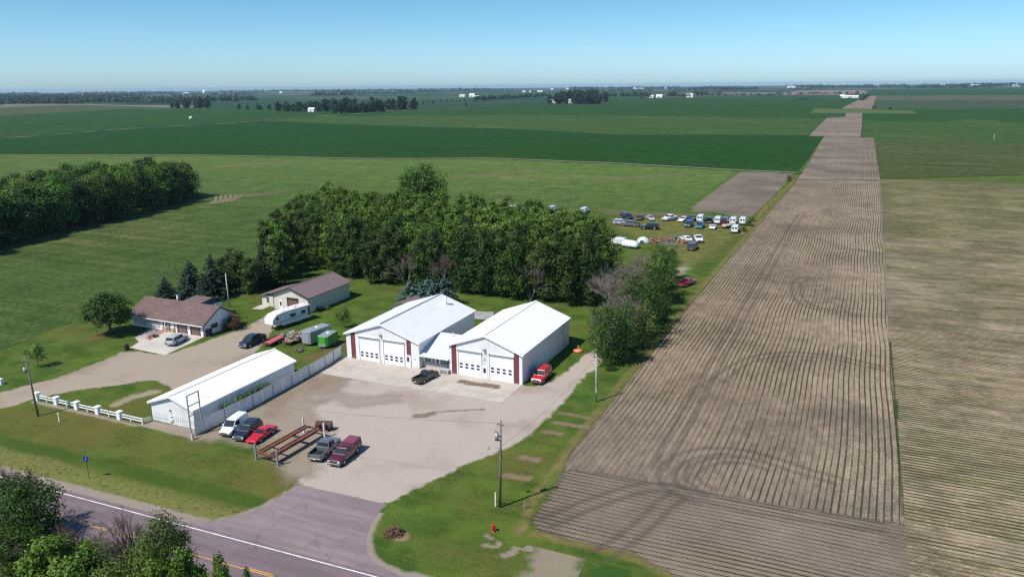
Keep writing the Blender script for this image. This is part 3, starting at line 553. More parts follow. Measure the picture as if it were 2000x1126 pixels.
# dry patches and a contour-planted knoll in the young crop
tanp = blendmat('dry_crop', None, lambda nt, p: (mixc(nt, nz(nt, vec(nt, mth(nt, 'MULTIPLY', xyz(nt, p)[0], 0.05), mth(nt, 'MULTIPLY', xyz(nt, p)[1], 0.6)), 1.0, 4, 0.65), (0.16, 0.145, 0.07), (0.24, 0.20, 0.115)), nz(nt, p, 1.0)), 9.0, 0.10, 4.0, 0.55)
for i, (l, w_, lab) in enumerate((([(470, 383), (535, 376)], 4.0, 'dry tan patch right of the left woodlot'), ([(430, 326), (480, 321), (560, 318)], 6.0, 'dry tan patch below the dark green crop band'), ([(900, 345), (1050, 332)], 4.0, 'dry streak in the young crop behind the grove'), ([(1170, 352), (1330, 340)], 4.0, 'dry streak in the young crop left of the brown strip'), ([(1180, 412), (1345, 420)], 3.0, 'dry edge of the young crop behind the parked vehicles'))):
    sd_sheet('dry_patch', tanp, 0.020+.002*i, 2.5, 5.0, lines=[(px(l), w_)], label=lab)
arc_m = blendmat('contour_soil', None, lambda nt, p: (mixc(nt, nz(nt, p, 1.0, 3), (0.27, 0.22, 0.15), (0.20, 0.16, 0.10)), nz(nt, p, 2.0)), 0.8, 0.5, 0.4, 0.8)
sd_sheet('contour_rows', arc_m, 0.032, 0.5, 0.8, lines=[(smooth_poly(px([(404+9.5*k, 399-1.2*k), (416+9.5*k, 395-1.6*k), (423+9.5*k, 389-1.3*k), (421+9.5*k, 382-.5*k)]), 2, False), 0.55) for k in range(6)], label='tan curved rows on the knoll beside the left woodlot')
weed_m = blendmat('weed_margin', None, lambda nt, p: (mixc(nt, ss(nt, nz(nt, p, 0.7, 4, 0.65), 0.38, 0.62), (0.060, 0.085, 0.016), (0.22, 0.17, 0.06)), nz(nt, p, 3.0)), 2.0, 0.5, 0.6, 0.9)
sd_sheet('weeds', weed_m, 0.036, 0.6, 1.0, lines=[(px([(1552, 351), (1512, 390), (1484, 418), (1466, 440), (1448, 458)]), 1.1)], label='yellowish weedy margin between the two brown strips')

yg = blendmat('yellow_green_grass', None, lambda nt, p: (mixc(nt, ss(nt, nz(nt, p, 0.35, 5, 0.65), 0.36, 0.64), (0.095, 0.125, 0.022), (0.19, 0.165, 0.055)), nz(nt, p, 4.0)), 9.0, 0.12, 3.5, 0.75)
sd_sheet('dry_grass', yg, 0.0185, 1.6, 5.0, polys=[px([(1195, 424), (1330, 424), (1440, 444), (1440, 462), (1392, 500), (1340, 520), (1260, 470), (1200, 450)])], label='yellowish grass between the rows of parked vehicles')
# ================================================================ TREES
RNG = np.random.default_rng(7)
def leafmat(name, dark, light, trans=0.25):
    m, nt = newmat(name)
    tone = nd(nt, 'ShaderNodeAttribute', attribute_name='tone').outputs['Fac']
    oi = nd(nt, 'ShaderNodeObjectInfo').outputs['Random']
    c = mixc(nt, tone, dark, light)
    hs = nd(nt, 'ShaderNodeHueSaturation', {'Hue': ss(nt, oi, 0, 1, 0.482, 0.512), 'Saturation': 1.0, 'Value': ss(nt, mth(nt, 'FRACT', mth(nt, 'MULTIPLY', oi, 7.31)), 0, 1, 0.78, 1.22), 'Color': c}).outputs[0]
    d = nd(nt, 'ShaderNodeBsdfPrincipled', {'Base Color': hs, 'Roughness': 0.6, 'Specular IOR Level': 0.25})
    t = nd(nt, 'ShaderNodeBsdfTranslucent', {'Color': mixc(nt, 1.0, hs, (1.2, 1.35, 0.6), 'MULTIPLY')})
    mx = nd(nt, 'ShaderNodeMixShader', {0: trans, 1: d.outputs[0], 2: t.outputs[0]})
    nd(nt, 'ShaderNodeOutputMaterial', {0: mx.outputs[0]}); return m
LM_cot = leafmat('cottonwood_leaf', (0.030, 0.068, 0.009), (0.165, 0.268, 0.042))
LM_elm = leafmat('elm_leaf', (0.014, 0.036, 0.006), (0.068, 0.128, 0.019))
LM_maple = leafmat('maple_leaf', (0.026, 0.066, 0.007), (0.120, 0.220, 0.025))
LM_round = leafmat('round_tree_leaf', (0.018, 0.050, 0.007), (0.072, 0.150, 0.022))
LM_thin = leafmat('thin_leaf', (0.040, 0.070, 0.013), (0.140, 0.205, 0.045))
LM_spruce = leafmat('spruce_needle', (0.010, 0.026, 0.014), (0.026, 0.052, 0.030), 0.08)
LM_blue = leafmat('blue_spruce_needle', (0.030, 0.070, 0.054), (0.100, 0.170, 0.135), 0.08)
LM_far = leafmat('far_leaf', (0.014, 0.036, 0.012), (0.032, 0.066, 0.022), 0.15)
LM_red = leafmat('reddish_leaf', (0.060, 0.050, 0.016), (0.16, 0.085, 0.030))
BK = plain('bark', (0.115, 0.092, 0.074), 0.95, 0.1, var=0.3, vs=4.0)
BKG = plain('grey_bark', (0.23, 0.195, 0.175), 0.95, 0.1, var=0.25, vs=4.0)
BKP = plain('dead_twig', (0.225, 0.172, 0.155), 0.95, 0.1, var=0.25, vs=3.0)
def unit(r, n):
    v = r.normal(size=(n, 3)); return v/np.linalg.norm(v, axis=1, keepdims=True)
def leaves_mesh(name, C, N, S, tone, mat, rr, ratio=0.62):
    """one four-sided leaf per row: centre, facing, size"""
    n = len(C); N = N/np.linalg.norm(N, axis=1, keepdims=True)
    a = unit(rr, n); U = np.cross(N, a); U /= np.linalg.norm(U, axis=1, keepdims=True)+1e-9; V = np.cross(N, U)
    S = S[:, None]
    V4 = np.stack([C+U*S*.55, C+V*S*ratio*.5+N*S*.08, C-U*S*.55, C-V*S*ratio*.5+N*S*.08], 1).reshape(-1, 3)
    me = bpy.data.meshes.new(name)
    me.vertices.add(4*n); me.vertices.foreach_set('co', V4.astype(np.float32).ravel())
    me.loops.add(4*n); me.loops.foreach_set('vertex_index', np.arange(4*n, dtype=np.int32))
    me.polygons.add(n); me.polygons.foreach_set('loop_start', np.arange(0, 4*n, 4, dtype=np.int32))
    try: me.polygons.foreach_set('loop_total', np.full(n, 4, np.int32))
    except Exception: pass
    at = me.attributes.new('tone', 'FLOAT', 'FACE'); at.data.foreach_set('value', np.clip(tone, 0, 1).astype(np.float32))
    me.materials.append(mat); me.update(calc_edges=True); return me
def crown_mesh(name, lobes, mat, seed, clumps=14, leaves=20, s=0.42, spread=0.30, up=0.35, fill=0.5):
    r = np.random.default_rng(seed); C, N, S, T = [], [], [], []
    for (x, y, z, R) in lobes:
        k = max(4, int(clumps*(0.6+0.8*r.random())))
        u = unit(r, k); u[:, 2] *= 0.85
        cc = np.array([x, y, z])+u*R*(fill+(1-fill)*r.random((k, 1)))
        for c in cc:
            m = max(5, int(leaves*(0.6+0.8*r.random())))
            p = c+r.normal(size=(m, 3))*R*spread*np.array([1, 1, 0.75])
            o = (p-np.array([x, y, z]))/R
            C.append(p); N.append(o*0.75+unit(r, m)*0.62+np.array([0, 0, up])); S.append(s*(0.6+0.8*r.random(m)))
            T.append(np.clip(r.normal(0.5, 0.22)+r.normal(0, 0.16, m), 0, 1))
    return leaves_mesh(name, np.concatenate(C), np.concatenate(N), np.concatenate(S), np.concatenate(T), mat, r)
def lobed(seed, H, R, base=0.2, n=10, top=0.75, slim=False):
    """lobe centres of a broadleaf crown: an uneven ring stack that narrows to the top"""
    r = random.Random(seed); L = []
    for i in range(n):
        t = (i+0.5)/n; z = H*(base+(0.94-base)*t)
        prof = math.sin(PI*(0.16+0.66*t))**0.7 if not slim else (0.65+0.35*math.sin(PI*t))
        rr = R*prof*r.uniform(0.35, 0.72)*(0.6 if t > 0.9 else 1)
        a = i*2.4+r.uniform(-.5, .5)
        L.append((rr*math.cos(a), rr*math.sin(a), z, R*r.uniform(0.34, 0.52)*(0.8 if t > top else 1)))
    for i in range(n//3): L.append((r.uniform(-.25, .25)*R, r.uniform(-.25, .25)*R, H*r.uniform(base+.1, .8), R*0.5))
    return L
def trunk_mb(seed, H, r0, lobes, n=7):
    r = random.Random(seed); mb = MB()
    pts = [(0, 0, -0.2)]; x = y = 0
    for i in range(1, 6):
        x += r.uniform(-.06, .06)*H*0.2; y += r.uniform(-.06, .06)*H*0.2; pts.append((x, y, H*0.78*i/5))
    rs = [r0*1.25, r0*0.95, r0*0.8, r0*0.6, r0*0.4, r0*0.12]
    mb.tube(pts, rs, n)
    for (lx, ly, lz, R) in lobes[:10]:
        z0 = max(0.15*H, lz-H*r.uniform(.12, .25)); t = min(0.99, z0/(H*0.78)); k = int(t*5); f = t*5-k
        p0 = Vector(pts[k]).lerp(Vector(pts[min(5, k+1)]), f); p1 = Vector((lx, ly, lz))
        mid = p0.lerp(p1, .5)+Vector((r.uniform(-.2, .2), r.uniform(-.2, .2), R*.15))
        mb.tube([p0, mid, p1], [r0*.38, r0*.25, r0*.06], 5)
    return mb
def tree_proto(name, label, cat, seed, H, R, mat, group, base=0.2, n=10, clumps=14, leaves=20, s=0.42, slim=False, r0=0.22, spread=0.30, bark=None, lobes=None):
    t = thing(name, label, cat, (0, 0, 0), 0, group)
    L = lobes or lobed(seed, H, R, base, n, slim=slim)
    link_mesh('crown', crown_mesh('crown', L, mat, seed, clumps, leaves, s, spread), t)
    trunk_mb(seed, H, r0, L).build('trunk', bark or BK, t)
    return t
class Placer:
    """the first placement moves the first-built tree itself, later ones copy it"""
    def __init__(s, protos): s.p = protos; s.used = set()
    def put(s, k, loc, rot, scale, label, group):
        o = s.p[k]
        if k not in s.used:
            s.used.add(k); o.location = tuple(float(v) for v in loc); o.rotation_euler = (0, 0, rot); o.scale = scale if hasattr(scale, '__len__') else (scale,)*3
            o['label'] = label
            if group: o['group'] = group
            return o
        return dup(o, loc, rot, scale, label, group)
def bare_mb(seed, H, spread=0.55, depth=5, r0=0.16, n0=4):
    r = random.Random(seed); mb = MB()
    def go(p, d, L, rad_, k):
        q = p+d*L*0.5+Vector((r.uniform(-1, 1), r.uniform(-1, 1), r.uniform(-.3, .5)))*L*0.07
        e = p+d*L
        mb.tube([p, q, e], [rad_, rad_*.8, rad_*.6], 5 if k > 3 else (4 if k > 1 else 3), caps=False)
        if k == 0: return
        for i in range(r.choice((2, 3, 3)) if k > 1 else 4):
            a = Vector((r.gauss(0, 1), r.gauss(0, 1), r.gauss(0.25, .6))).normalized()
            nd_ = (d+a*spread*r.uniform(.7, 1.3)).normalized()
            s0 = p.lerp(e, r.uniform(.45, 1.0))
            go(s0, nd_, L*r.uniform(.62, .86), max(0.018, rad_*.58), k-1)
    for i in range(n0):
        d = Vector((r.uniform(-.35, .35), r.uniform(-.35, .35), 1)).normalized()
        go(Vector((r.uniform(-.2, .2), r.uniform(-.2, .2), -0.1)), d, H*0.30, r0*(1 if i == 0 else .7), depth)
    return mb
def bare_proto(name, label, seed, H, mat, group, **k):
    t = thing(name, label, 'tree', (0, 0, 0), 0, group)
    bare_mb(seed, H, **k).build('branches', mat, t); return t
def conifer_proto(name, label, seed, H, R, mat, group):
    r = np.random.default_rng(seed); C, N, S, T = [], [], [], []
    t = thing(name, label, 'conifer', (0, 0, 0), 0, group); mb = MB(); mb.tube([(0,0,-.1),(0,0,H*.5),(0,0,H*.97)], [.18,.11,.02], 6)
    lv = int(H*2.6)
    for i in range(lv):
        f = i/(lv-1); z = H*(0.05+0.93*f); rr = (R*(1-f)**0.85 if R < H*.5 else R*.92*math.sqrt(max(0, 1-f*f)))+0.12; nb = max(4, int(11*(1-f)+4))
        for b in range(nb):
            a = 2*PI*(b+r.random())/nb; ln = rr*(0.72+0.4*r.random())
            if r.random() < 0.06: continue
            d = np.array([math.cos(a), math.sin(a), 0]); m = max(6, int(ln*17))
            tt = (0.12+0.88*r.random(m)); dz = -0.22*ln*tt**1.3+0.10*ln*tt**3
            p = d*ln*tt[:, None]+np.array([0, 0, z])+np.stack([0*tt, 0*tt, dz], 1)
            side = np.array([-d[1], d[0], 0]); p += side*(r.normal(size=(m, 1))*0.16*ln*(1.1-tt[:, None])); p[:, 2] += r.normal(size=m)*0.07
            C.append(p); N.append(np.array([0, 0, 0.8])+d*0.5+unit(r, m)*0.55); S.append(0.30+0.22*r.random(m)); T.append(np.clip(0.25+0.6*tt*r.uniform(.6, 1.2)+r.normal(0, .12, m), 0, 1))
            if i % 3 == 0: mb.tube([(0, 0, z), tuple(d*ln*.8+np.array([0, 0, z-.18*ln]))], [.035, .012], 3)
    link_mesh('crown', leaves_mesh('crown', np.concatenate(C), np.concatenate(N), np.concatenate(S), np.concatenate(T), mat, r, 0.42), t)
    mb.build('trunk', BK, t); return t
R_ = random.Random(11)
# ---------------------------------------------------------------- the grove behind the workshops
GG = 'trees of the grove behind the workshops'
cots = Placer([tree_proto('cottonwood_tree', 'tree', 'tree', 100+i, 15.0, 3.6+0.3*(i % 2), LM_cot, GG, base=0.22, n=13, clumps=15, leaves=22, s=0.46, r0=0.24) for i in range(4)])
elms = Placer([tree_proto('elm_tree', 'tree', 'tree', 200+i, 14.5, 3.1, LM_elm, GG, base=0.10, n=15, clumps=14, leaves=20, s=0.40, slim=True, r0=0.17, spread=0.36) for i in range(4)])
bares = Placer([bare_proto('bare_tree', 'tree', 300+i, 12.0, (BKG, BKP)[i % 2], GG, spread=0.5, depth=5, n0=4) for i in range(3)])
k = 0
x = -119.0
while x < -48.5:                                        # front row facing the workshops
    yy = 151.5+R_.uniform(-1.4, 1.4)+(3.0 if x < -108 else 0)
    if R_.random() < 0.10: bares.put(k % 3, (x, yy, 0), R_.uniform(0, 6), R_.uniform(.8, 1.0), 'bare grey tree in the front row of the grove', GG)
    else: elms.put(k % 4, (x, yy, 0), R_.uniform(0, 6), (R_.uniform(.9, 1.15),)*2+(R_.uniform(.86, 1.12),), 'dark slender tree in the front row of the grove, facing the workshops', GG)
    x += R_.uniform(2.7, 4.0); k += 1
for row, (Y, xa, xb, st) in enumerate(((159, -134, -49, 4.3), (168, -143, -51, 4.8), (178, -152, -57, 5.0), (188, -160, -61, 5.2), (198, -166, -66, 5.4), (207, -170, -71, 5.2))):
    x = xa+R_.uniform(0, 3)
    while x < xb:
        if row < 2 and R_.random() < 0.35: elms.put(k % 4, (x, Y+R_.uniform(-1.5, 1.5), 0), R_.uniform(0, 6), (R_.uniform(.9, 1.1),)*2+(R_.uniform(.9, 1.15),), 'dark slender tree behind the front row of the grove', GG)
        elif R_.random() < 0.05 and row < 3: bares.put(k % 3, (x, Y, 0), R_.uniform(0, 6), R_.uniform(.9, 1.1), 'bare grey tree inside the grove', GG)
        elif not (R_.random() < 0.16 and x > -100):
            cots.put(k % 4, (x, Y+R_.uniform(-1.6, 1.6), 0), R_.uniform(0, 6), (R_.uniform(.85, 1.15),)*2+(R_.uniform(.84, 1.06),), ['bright green tree near the front of the grove', 'bright green tree near the front of the grove', 'bright green tree in the middle of the grove', 'bright green tree in the middle of the grove', 'bright green tree in the back rows of the grove', 'bright green tree in the back rows of the grove'][row], GG)
        x += st*R_.uniform(.8, 1.25); k += 1
# the left shoulder of the grove, behind the beige shed
for i in range(15):
    f = i/14; xx = -124-24*f+R_.uniform(-3, 3); yy = 140+26*f+R_.uniform(-3, 3)
    (elms if i % 3 else cots).put(k % 4, (xx, yy, 0), R_.uniform(0, 6), R_.uniform(.72, .98), 'leafy tree on the left shoulder of the grove beyond the beige shed', GG); k += 1
big = P(826, 452); HB = hgt(big, 322)
L = lobed(77, HB*0.97, 9.2, 0.22, 22); t = tree_proto('great_cottonwood', 'huge rounded cottonwood towering over the grove', 'tree', 77, HB, 9.0, LM_cot, None, lobes=L, clumps=24, leaves=26, s=0.55, r0=0.55, spread=0.24); t.location = tuple(map(float, big))
# ---------------------------------------------------------------- woodlot on the left
GW = 'trees of the woodlot on the left'
wl = Placer([tree_proto('woodlot_tree', 'tree', 'tree', 400+i, 16.5, 5.2, (LM_maple, LM_elm, LM_cot, LM_elm)[i], GW, base=0.08, n=15, clumps=16, leaves=22, s=0.52, r0=0.3) for i in range(4)])
wb = Placer([bare_proto('bare_tree', 'tree', 340+i, 14.0, BKP, GW, spread=0.5, depth=5, n0=5) for i in range(1)])
edge = [(-229, 128), (-234, 144), (-239, 164), (-246, 193), (-256, 226), (-264, 247)]
for j in range(6):
    for i in range(19):
        f = i/18*5; a = min(4, int(f)); q = f-a
        xx = edge[a][0]*(1-q)+edge[a+1][0]*q-j*8.6-4.5+R_.uniform(-2.5, 2.5); yy = edge[a][1]*(1-q)+edge[a+1][1]*q+R_.uniform(-3, 3)
        if j >= 4 and i > 15: continue
        if j in (3, 4, 5) and i in (2, 3, 8, 9): wb.put(0, (xx, yy, 0), R_.uniform(0, 6), R_.uniform(1.0, 1.2), 'bare pinkish tree in the left woodlot', GW); continue
        wl.put((i*3+j) % 4, (xx, yy, 0), R_.uniform(0, 6), (lambda q_: (q_*1.22, q_*1.22, q_*.98))(R_.uniform(.9, 1.06)), ['tree along the near edge of the left woodlot', 'tree in the second row of the left woodlot', 'tree in the middle of the left woodlot', 'tree in the far half of the left woodlot', 'tree along the far edge of the left woodlot', 'tree along the far edge of the left woodlot'][j], GW)
# ---------------------------------------------------------------- tree row beside the strip
GH = 'trees of the row beside the row field'
hr = Placer([tree_proto('hedgerow_tree', 'tree', 'tree', 500+i, 9.5, 2.9, (LM_elm, LM_round, LM_thin)[i], GH, base=0.06, n=13, clumps=11, leaves=15, s=0.32, r0=0.13, spread=0.40) for i in range(3)])
hb = Placer([bare_proto('bare_tree', 'tree', 360+i, 9.5, (BKP, BKG)[i], GH, spread=0.55, depth=5, n0=5, r0=0.11) for i in range(2)])
for i, (x, y, kind, sc) in enumerate(tuple((x_+(1.1 if y_ < 139 else -1.2 if y_ < 162 else 0), y_, k_, s_*(1.08 if y_ < 160 else 1)) for x_, y_, k_, s_ in ((-37.2, 118.5, 1, 0.92), (-34.8, 121, 2, 0.78), (-39.5, 122.5, 2, 0.95), (-36.2, 126, 0, 0.95), (-41.0, 127.5, 9, 0.9), (-34.0, 130, 2, 0.85), (-38.0, 132, 9, 0.95), (-35.2, 136, 1, 1.0), (-40.5, 137, 8, 0.9),
        (-33.8, 142, 0, 1.0), (-37.8, 143, 2, 1.1), (-42.0, 145, 9, 1.1), (-35.0, 150, 0, 1.0), (-39.5, 152, 8, 1.05), (-44.0, 153, 9, 1.1), (-36.0, 158, 2, 1.1), (-41.0, 160, 9, 1.0), (-37.0, 165, 0, 1.0), (-40.5, 168, 2, 1.05), (-44.5, 166, 8, 1.0), (-38.8, 173, 0, .95), (-42.0, 177, 2, .95), (-40.0, 181, 0, .85), (-43.5, 186, 2, .85), (-44.5, 176, 9, .95), (-46.5, 160, 8, .8)))):
    if kind >= 8: hb.put(kind-8, (x, y, 0), R_.uniform(0, 6), sc, 'bare twiggy tree among the green row beside the dirt lane' if kind == 9 else 'bare pinkish tree among the green row beside the dirt lane', GH)
    elif i == 0: hr.put(kind, (x+.8, y, 0), 1.0, sc*1.1, 'leafy tree at the near end of the row beside the gravel lane', GH)
    else: hr.put(kind, (x, y, 0), R_.uniform(0, 6), sc, ['dark leafy tree in the row beside the brown row field', 'bright leafy tree in the row beside the brown row field', 'thin pale leafy tree in the row beside the brown row field'][kind], GH)
# low brush along the foot of the row and the weedy margin up the strip
for i, (x, y, s) in enumerate(((-35.0, 116.2, .28), (-33.2, 124, .3), (-33.0, 134, .3), (-33.2, 147, .33), (-33.5, 161, .3))):
    hr.put(0, (x, y, 0), R_.uniform(0, 6), (s*1.3, s*1.3, s*.8), 'low bush at the foot of the tree row by the row field', 'low bushes along the row field')
for i, (a, b, s) in enumerate(((1540, 354, .42), (1469, 432, .34), (1463, 441, .42), (1453, 452, .30))):
    hr.put(0 if i == 0 else 2, P(a, b), i*1.9, (s*1.35, s*1.35, s*(.8 if i == 0 else .55)), ['lone dark bush at the corner of the far strip', 'brushy clump right of the last white van', 'larger brushy clump at the end of the van row', 'brushy clump below the van row at the strip edge'][i], None)
# ---------------------------------------------------------------- trees round the house
b = P(216, 652); t = tree_proto('maple_tree', 'round dense maple beside the brown roofed house', 'tree', 600, 8.6, 5.0, LM_round, None, lobes=[(2.9*math.cos(a)*c, 2.9*math.sin(a)*c, z, 1.7) for z, c, n in ((3.8, .96, 9), (5.2, 1.0, 9), (6.4, .62, 6), (7.1, .0, 1)) for a in [2*PI*i/n+z for i in range(n)]], clumps=26, leaves=24, s=0.33, r0=0.26, spread=0.22)
t.location = tuple(map(float, b))
con = Placer([conifer_proto('spruce_tree', 'spruce', 610+i, 9.5, 3.7, LM_spruce, 'dark spruces behind the house') for i in range(2)])
for i, (bx, by, ty, lab) in enumerate(((325, 582, 540, 'short broad dark spruce behind the house chimney'), (376, 580, 507, 'pointed dark spruce behind the house roof'), (418, 580, 496, 'tall bushy dark spruce left of the bare grey pole'), (404, 588, 540, 'small dark spruce between the two larger spruces'))):
    b = P(bx, by); h = hgt(b, ty); con.put(i % 2, b, i*1.7, ((1.7 if i == 0 else 1.42)*h/9.5,)*2+(h/9.5,), lab, 'dark spruces behind the house')
for i, (bx, by, ty, lab, kk) in enumerate(((462, 570, 482, 'leafy tree right of the spruces and the bare pole', 0), (492, 572, 500, 'leafy tree nearest the left corner of the beige shed', 1), (440, 562, 498, 'narrow dark tree behind the spruces', 2))):
    b = P(bx, by); h = hgt(b, ty); elms.put(kk, b, i*2.1, (.95, .95, h/14.5), lab, None)
b = P(518, 560); h = hgt(b, 466); con.put(0, b, 2.2, (1.0, 1.0, h/9.5), 'tall dark spruce behind the beige shed lean-to', None)
blu = Placer([conifer_proto('blue_spruce_tree', 'spruce', 640, 6.5, 3.7, LM_blue, 'blue spruces behind the left workshop')])
for i, (bx, by, ty, lab) in enumerate(((804, 600, 545, 'left blue spruce behind the left workshop'), (838, 598, 540, 'middle blue spruce behind the left workshop'), (868, 596, 538, 'right blue spruce beside the workshop chimney'))):
    b = P(bx, by); h = hgt(b, ty); blu.put(0, b, i*1.3, (h/6.5*1.08,)*2+(h/6.5*.97,), lab, 'blue spruces behind the left workshop')
sap = Placer([tree_proto('sapling', 'sapling', 'tree', 650, 4.0, 1.5, LM_thin, 'young trees on the lawns', base=0.36, n=7, clumps=9, leaves=9, s=0.30, r0=0.05, spread=0.40)])
for bx, by, ty, lab in ((76, 716, 672, 'young tree on the lawn beside the left utility pole'), (673, 640, 602, 'young tree on the lawn beside the left workshop')):
    b = P(bx, by); sap.put(0, b, bx, hgt(b, ty)/4.0, lab, 'young trees on the lawns')
t = thing('shrub', 'large reddish shrub against the right wall of the house', 'shrub', P(458, 642))
Ls = [(R_.uniform(-1.6, 1.6), R_.uniform(-1.2, 1.2), R_.uniform(.7, 2.3), .9) for i in range(12)]
link_mesh('foliage', crown_mesh('foliage', Ls, LM_red, 660, 12, 16, .24, .34), t)
mb = MB(); [mb.tube([(0, 0, 0), (l[0], l[1], l[2])], [.06, .02], 4) for l in Ls]; mb.build('stems', BK, t)
for i, (bx, by) in enumerate(((617, 606), (637, 604), (628, 606))):
    t = thing('shrub', ['small shrub at the near corner of the beige shed', 'pale small shrub along the beige shed wall', 'dark small shrub along the beige shed wall'][i], 'shrub', P(bx, by), 0, 'small shrubs by the beige shed')
    link_mesh('foliage', crown_mesh('foliage', [(0, 0, .5, .55), (.4, .2, .4, .4)], (LM_thin, LM_thin, LM_elm)[i], 670+i, 10, 10, .2, .4), t)
# green brush squeezed between the long building and the fence
for i in range(7):
    t = thing('shrub', 'green brush growing between the long white building and the fence', 'shrub', (-80.55+R_.uniform(-.15, .2), 77+i*1.5+R_.uniform(-.4, .4), 0), 0, 'brush behind the white panel fence')
    link_mesh('foliage', crown_mesh('foliage', [(0, 0, .7, .6), (.1, .5, 1.2, .55), (0, -.4, 1.3, .45), (.1, 0, 1.8, .4)], LM_cot, 690+i, 9, 10, .2, .36), t)
# ---------------------------------------------------------------- trees at the camera's feet, south of the road
GF = 'trees at the near left corner, before the road'
fm = Placer([tree_proto('roadside_tree', 'tree', 'tree', 700+i, 11.5, 3.6, (LM_maple, LM_elm, LM_thin)[i], GF, base=0.12, n=17, clumps=21, leaves=30, s=(0.34, 0.24, 0.20)[i], r0=0.2, spread=(.24, .32, .36)[i]) for i in range(3)])
fb = Placer([bare_proto('bare_tree', 'tree', 380, 12.5, BK, GF, spread=0.42, depth=6, n0=4, r0=0.10)])
for kk, tx, ty, Y, lab, sx in ((1, 45, 925, 40, 'dark leafy tree at the far left before the road', 1.0), (1, 5, 935, 43, 'dark leafy tree cut by the left edge', .9), (1, 20, 1010, 38.5, 'leafy tree low in the left corner', .8), (0, 95, 1052, 36.5, 'bright maple crown in the near left corner', 1.0), (0, 150, 1085, 35, 'second bright maple crown in the near left corner', .8), (2, 318, 1000, 39, 'pale thin leaved tree standing before the yellow centre line', .72), (2, 275, 1050, 38, 'pale thin leaved lower tree left of the taller pale one', .7), (2, 180, 1062, 39, 'pale scrubby tree between the maples and the bare tree', .7),
        (0, 352, 1078, 36, 'bright maple crown at the bottom of the pale tree', .62), (0, 428, 1092, 36.8, 'small bright maple top right of the others', .36), (0, 300, 1100, 35, 'bright maple top at the bottom edge', .6), (2, 215, 1100, 35.5, 'pale scrubby tree at the bottom edge', .8), (0, 484, 1116, 36.5, 'smallest maple tip at the bottom edge', .25)):
    q = onY(tx, ty, Y); h = q[2]
    fm.put(kk, (q[0], q[1], 0), tx*.37, (sx, sx, h/11.5), lab, GF)
for tx, ty, Y, lab in ((236, 990, 38, 'bare grey tree rising across the road from the near corner'), (130, 1008, 39.5, 'bare twiggy tree beside the dark leafy ones'), (12, 905, 44, 'bare twigs at the left edge above the dark leafy trees')):
    q = onY(tx, ty, Y); fb.put(0, (q[0], q[1], 0), tx*.7, (.8, .8, q[2]/12.5), lab, GF)
# ================================================================ BUILDING MATERIALS
def ribbed(name, col, pitch=0.3, rough=0.45, grime=(0.45, 0.42, 0.40), gs=0.25, spec=0.4, amount=0.5, rowlen=0.0):
    """painted profiled sheet: ribs run up the wall or down the roof"""
    m, nt = newmat(name); p = nd(nt, 'ShaderNodeTexCoord').outputs['Object']; x, y, z = xyz(nt, p)
    nrm = nd(nt, 'ShaderNodeNewGeometry').outputs['Normal']; nx, ny, nz_ = xyz(nt, nrm)
    front = mth(nt, 'GREATER_THAN', mth(nt, 'ABSOLUTE', ny), 0.7)
    u = mth(nt, 'ADD', mth(nt, 'MULTIPLY', x, front), mth(nt, 'MULTIPLY', y, mth(nt, 'SUBTRACT', 1.0, front)))
    fr = mth(nt, 'ABSOLUTE', mth(nt, 'SUBTRACT', mth(nt, 'FRACT', mth(nt, 'ADD', mth(nt, 'DIVIDE', u, pitch), 500.0)), 0.5))
    rib = ss(nt, fr, 0.36, 0.47)
    n = nz(nt, vscale(nt, p, (1, 1, 0.35)), gs, 4, 0.6)
    c = mixc(nt, mth(nt, 'MULTIPLY', ss(nt, n, 0.52, 0.75), 0.35), col, grime)
    c = mixc(nt, mth(nt, 'MULTIPLY', ss(nt, z, 0.7, 0.0), mth(nt, 'MULTIPLY', ss(nt, nz(nt, p, 1.3, 3), 0.4, 0.65), 0.35)), c, (0.30, 0.26, 0.22))
    c = mixc(nt, mth(nt, 'MULTIPLY', rib, 0.16), c, tuple(a*0.6 for a in col))
    if rowlen:
        bt = nd(nt, 'ShaderNodeTexBrick', {'Vector': vec(nt, y, x), 'Color1': (1, 1, 1), 'Color2': (0.93, 0.935, 0.945), 'Mortar': (0.86, 0.86, 0.87), 'Scale': 1.0, 'Brick Width': rowlen, 'Row Height': 0.9, 'Mortar Size': 0.03}).outputs[0]
        c = mixc(nt, 1.0, c, bt, 'MULTIPLY')
    finish(nt, c, rough, rib, amount, 0.03, spec); return m
W_WALL = ribbed('white_wall_sheet', (0.74, 0.74, 0.745))
W_ROOF = ribbed('white_roof_sheet', (0.86, 0.85, 0.82), 0.6, 0.4, (0.76, 0.75, 0.71), 0.12)
G_ROOF = ribbed('weathered_white_roof', (0.75, 0.75, 0.745), 0.6, 0.45, (0.68, 0.67, 0.66), 0.2, rowlen=1.7)
B_ROOF = ribbed('brown_roof_sheet', (0.205, 0.140, 0.140), 0.45, 0.5, (0.25, 0.19, 0.185), 0.15)
BEIGE = ribbed('beige_wall_sheet', (0.64, 0.60, 0.52), 0.3, 0.5, (0.5, 0.47, 0.40))
RED = ribbed('red_brown_panel', (0.165, 0.045, 0.047), 0.22, 0.55, (0.13, 0.05, 0.05))
WHITE = plain('white_paint', (0.78, 0.78, 0.78), 0.5, 0.4, var=0.03, dirt=(0.62, 0.61, 0.60))
DOORW = plain('white_door', (0.80, 0.80, 0.80), 0.45, 0.4, var=0.02)
TRIM = plain('brown_trim', (0.075, 0.045, 0.042), 0.5)
BRDOOR = plain('brown_door', (0.17, 0.10, 0.092), 0.55, var=0.06)
GREY = plain('grey_metal', (0.34, 0.35, 0.37), 0.45, 0.5, 0.3)
DGREY = plain('dark_grey', (0.06, 0.06, 0.065), 0.5)
BLACK = plain('black_plastic', (0.02, 0.02, 0.022), 0.5)
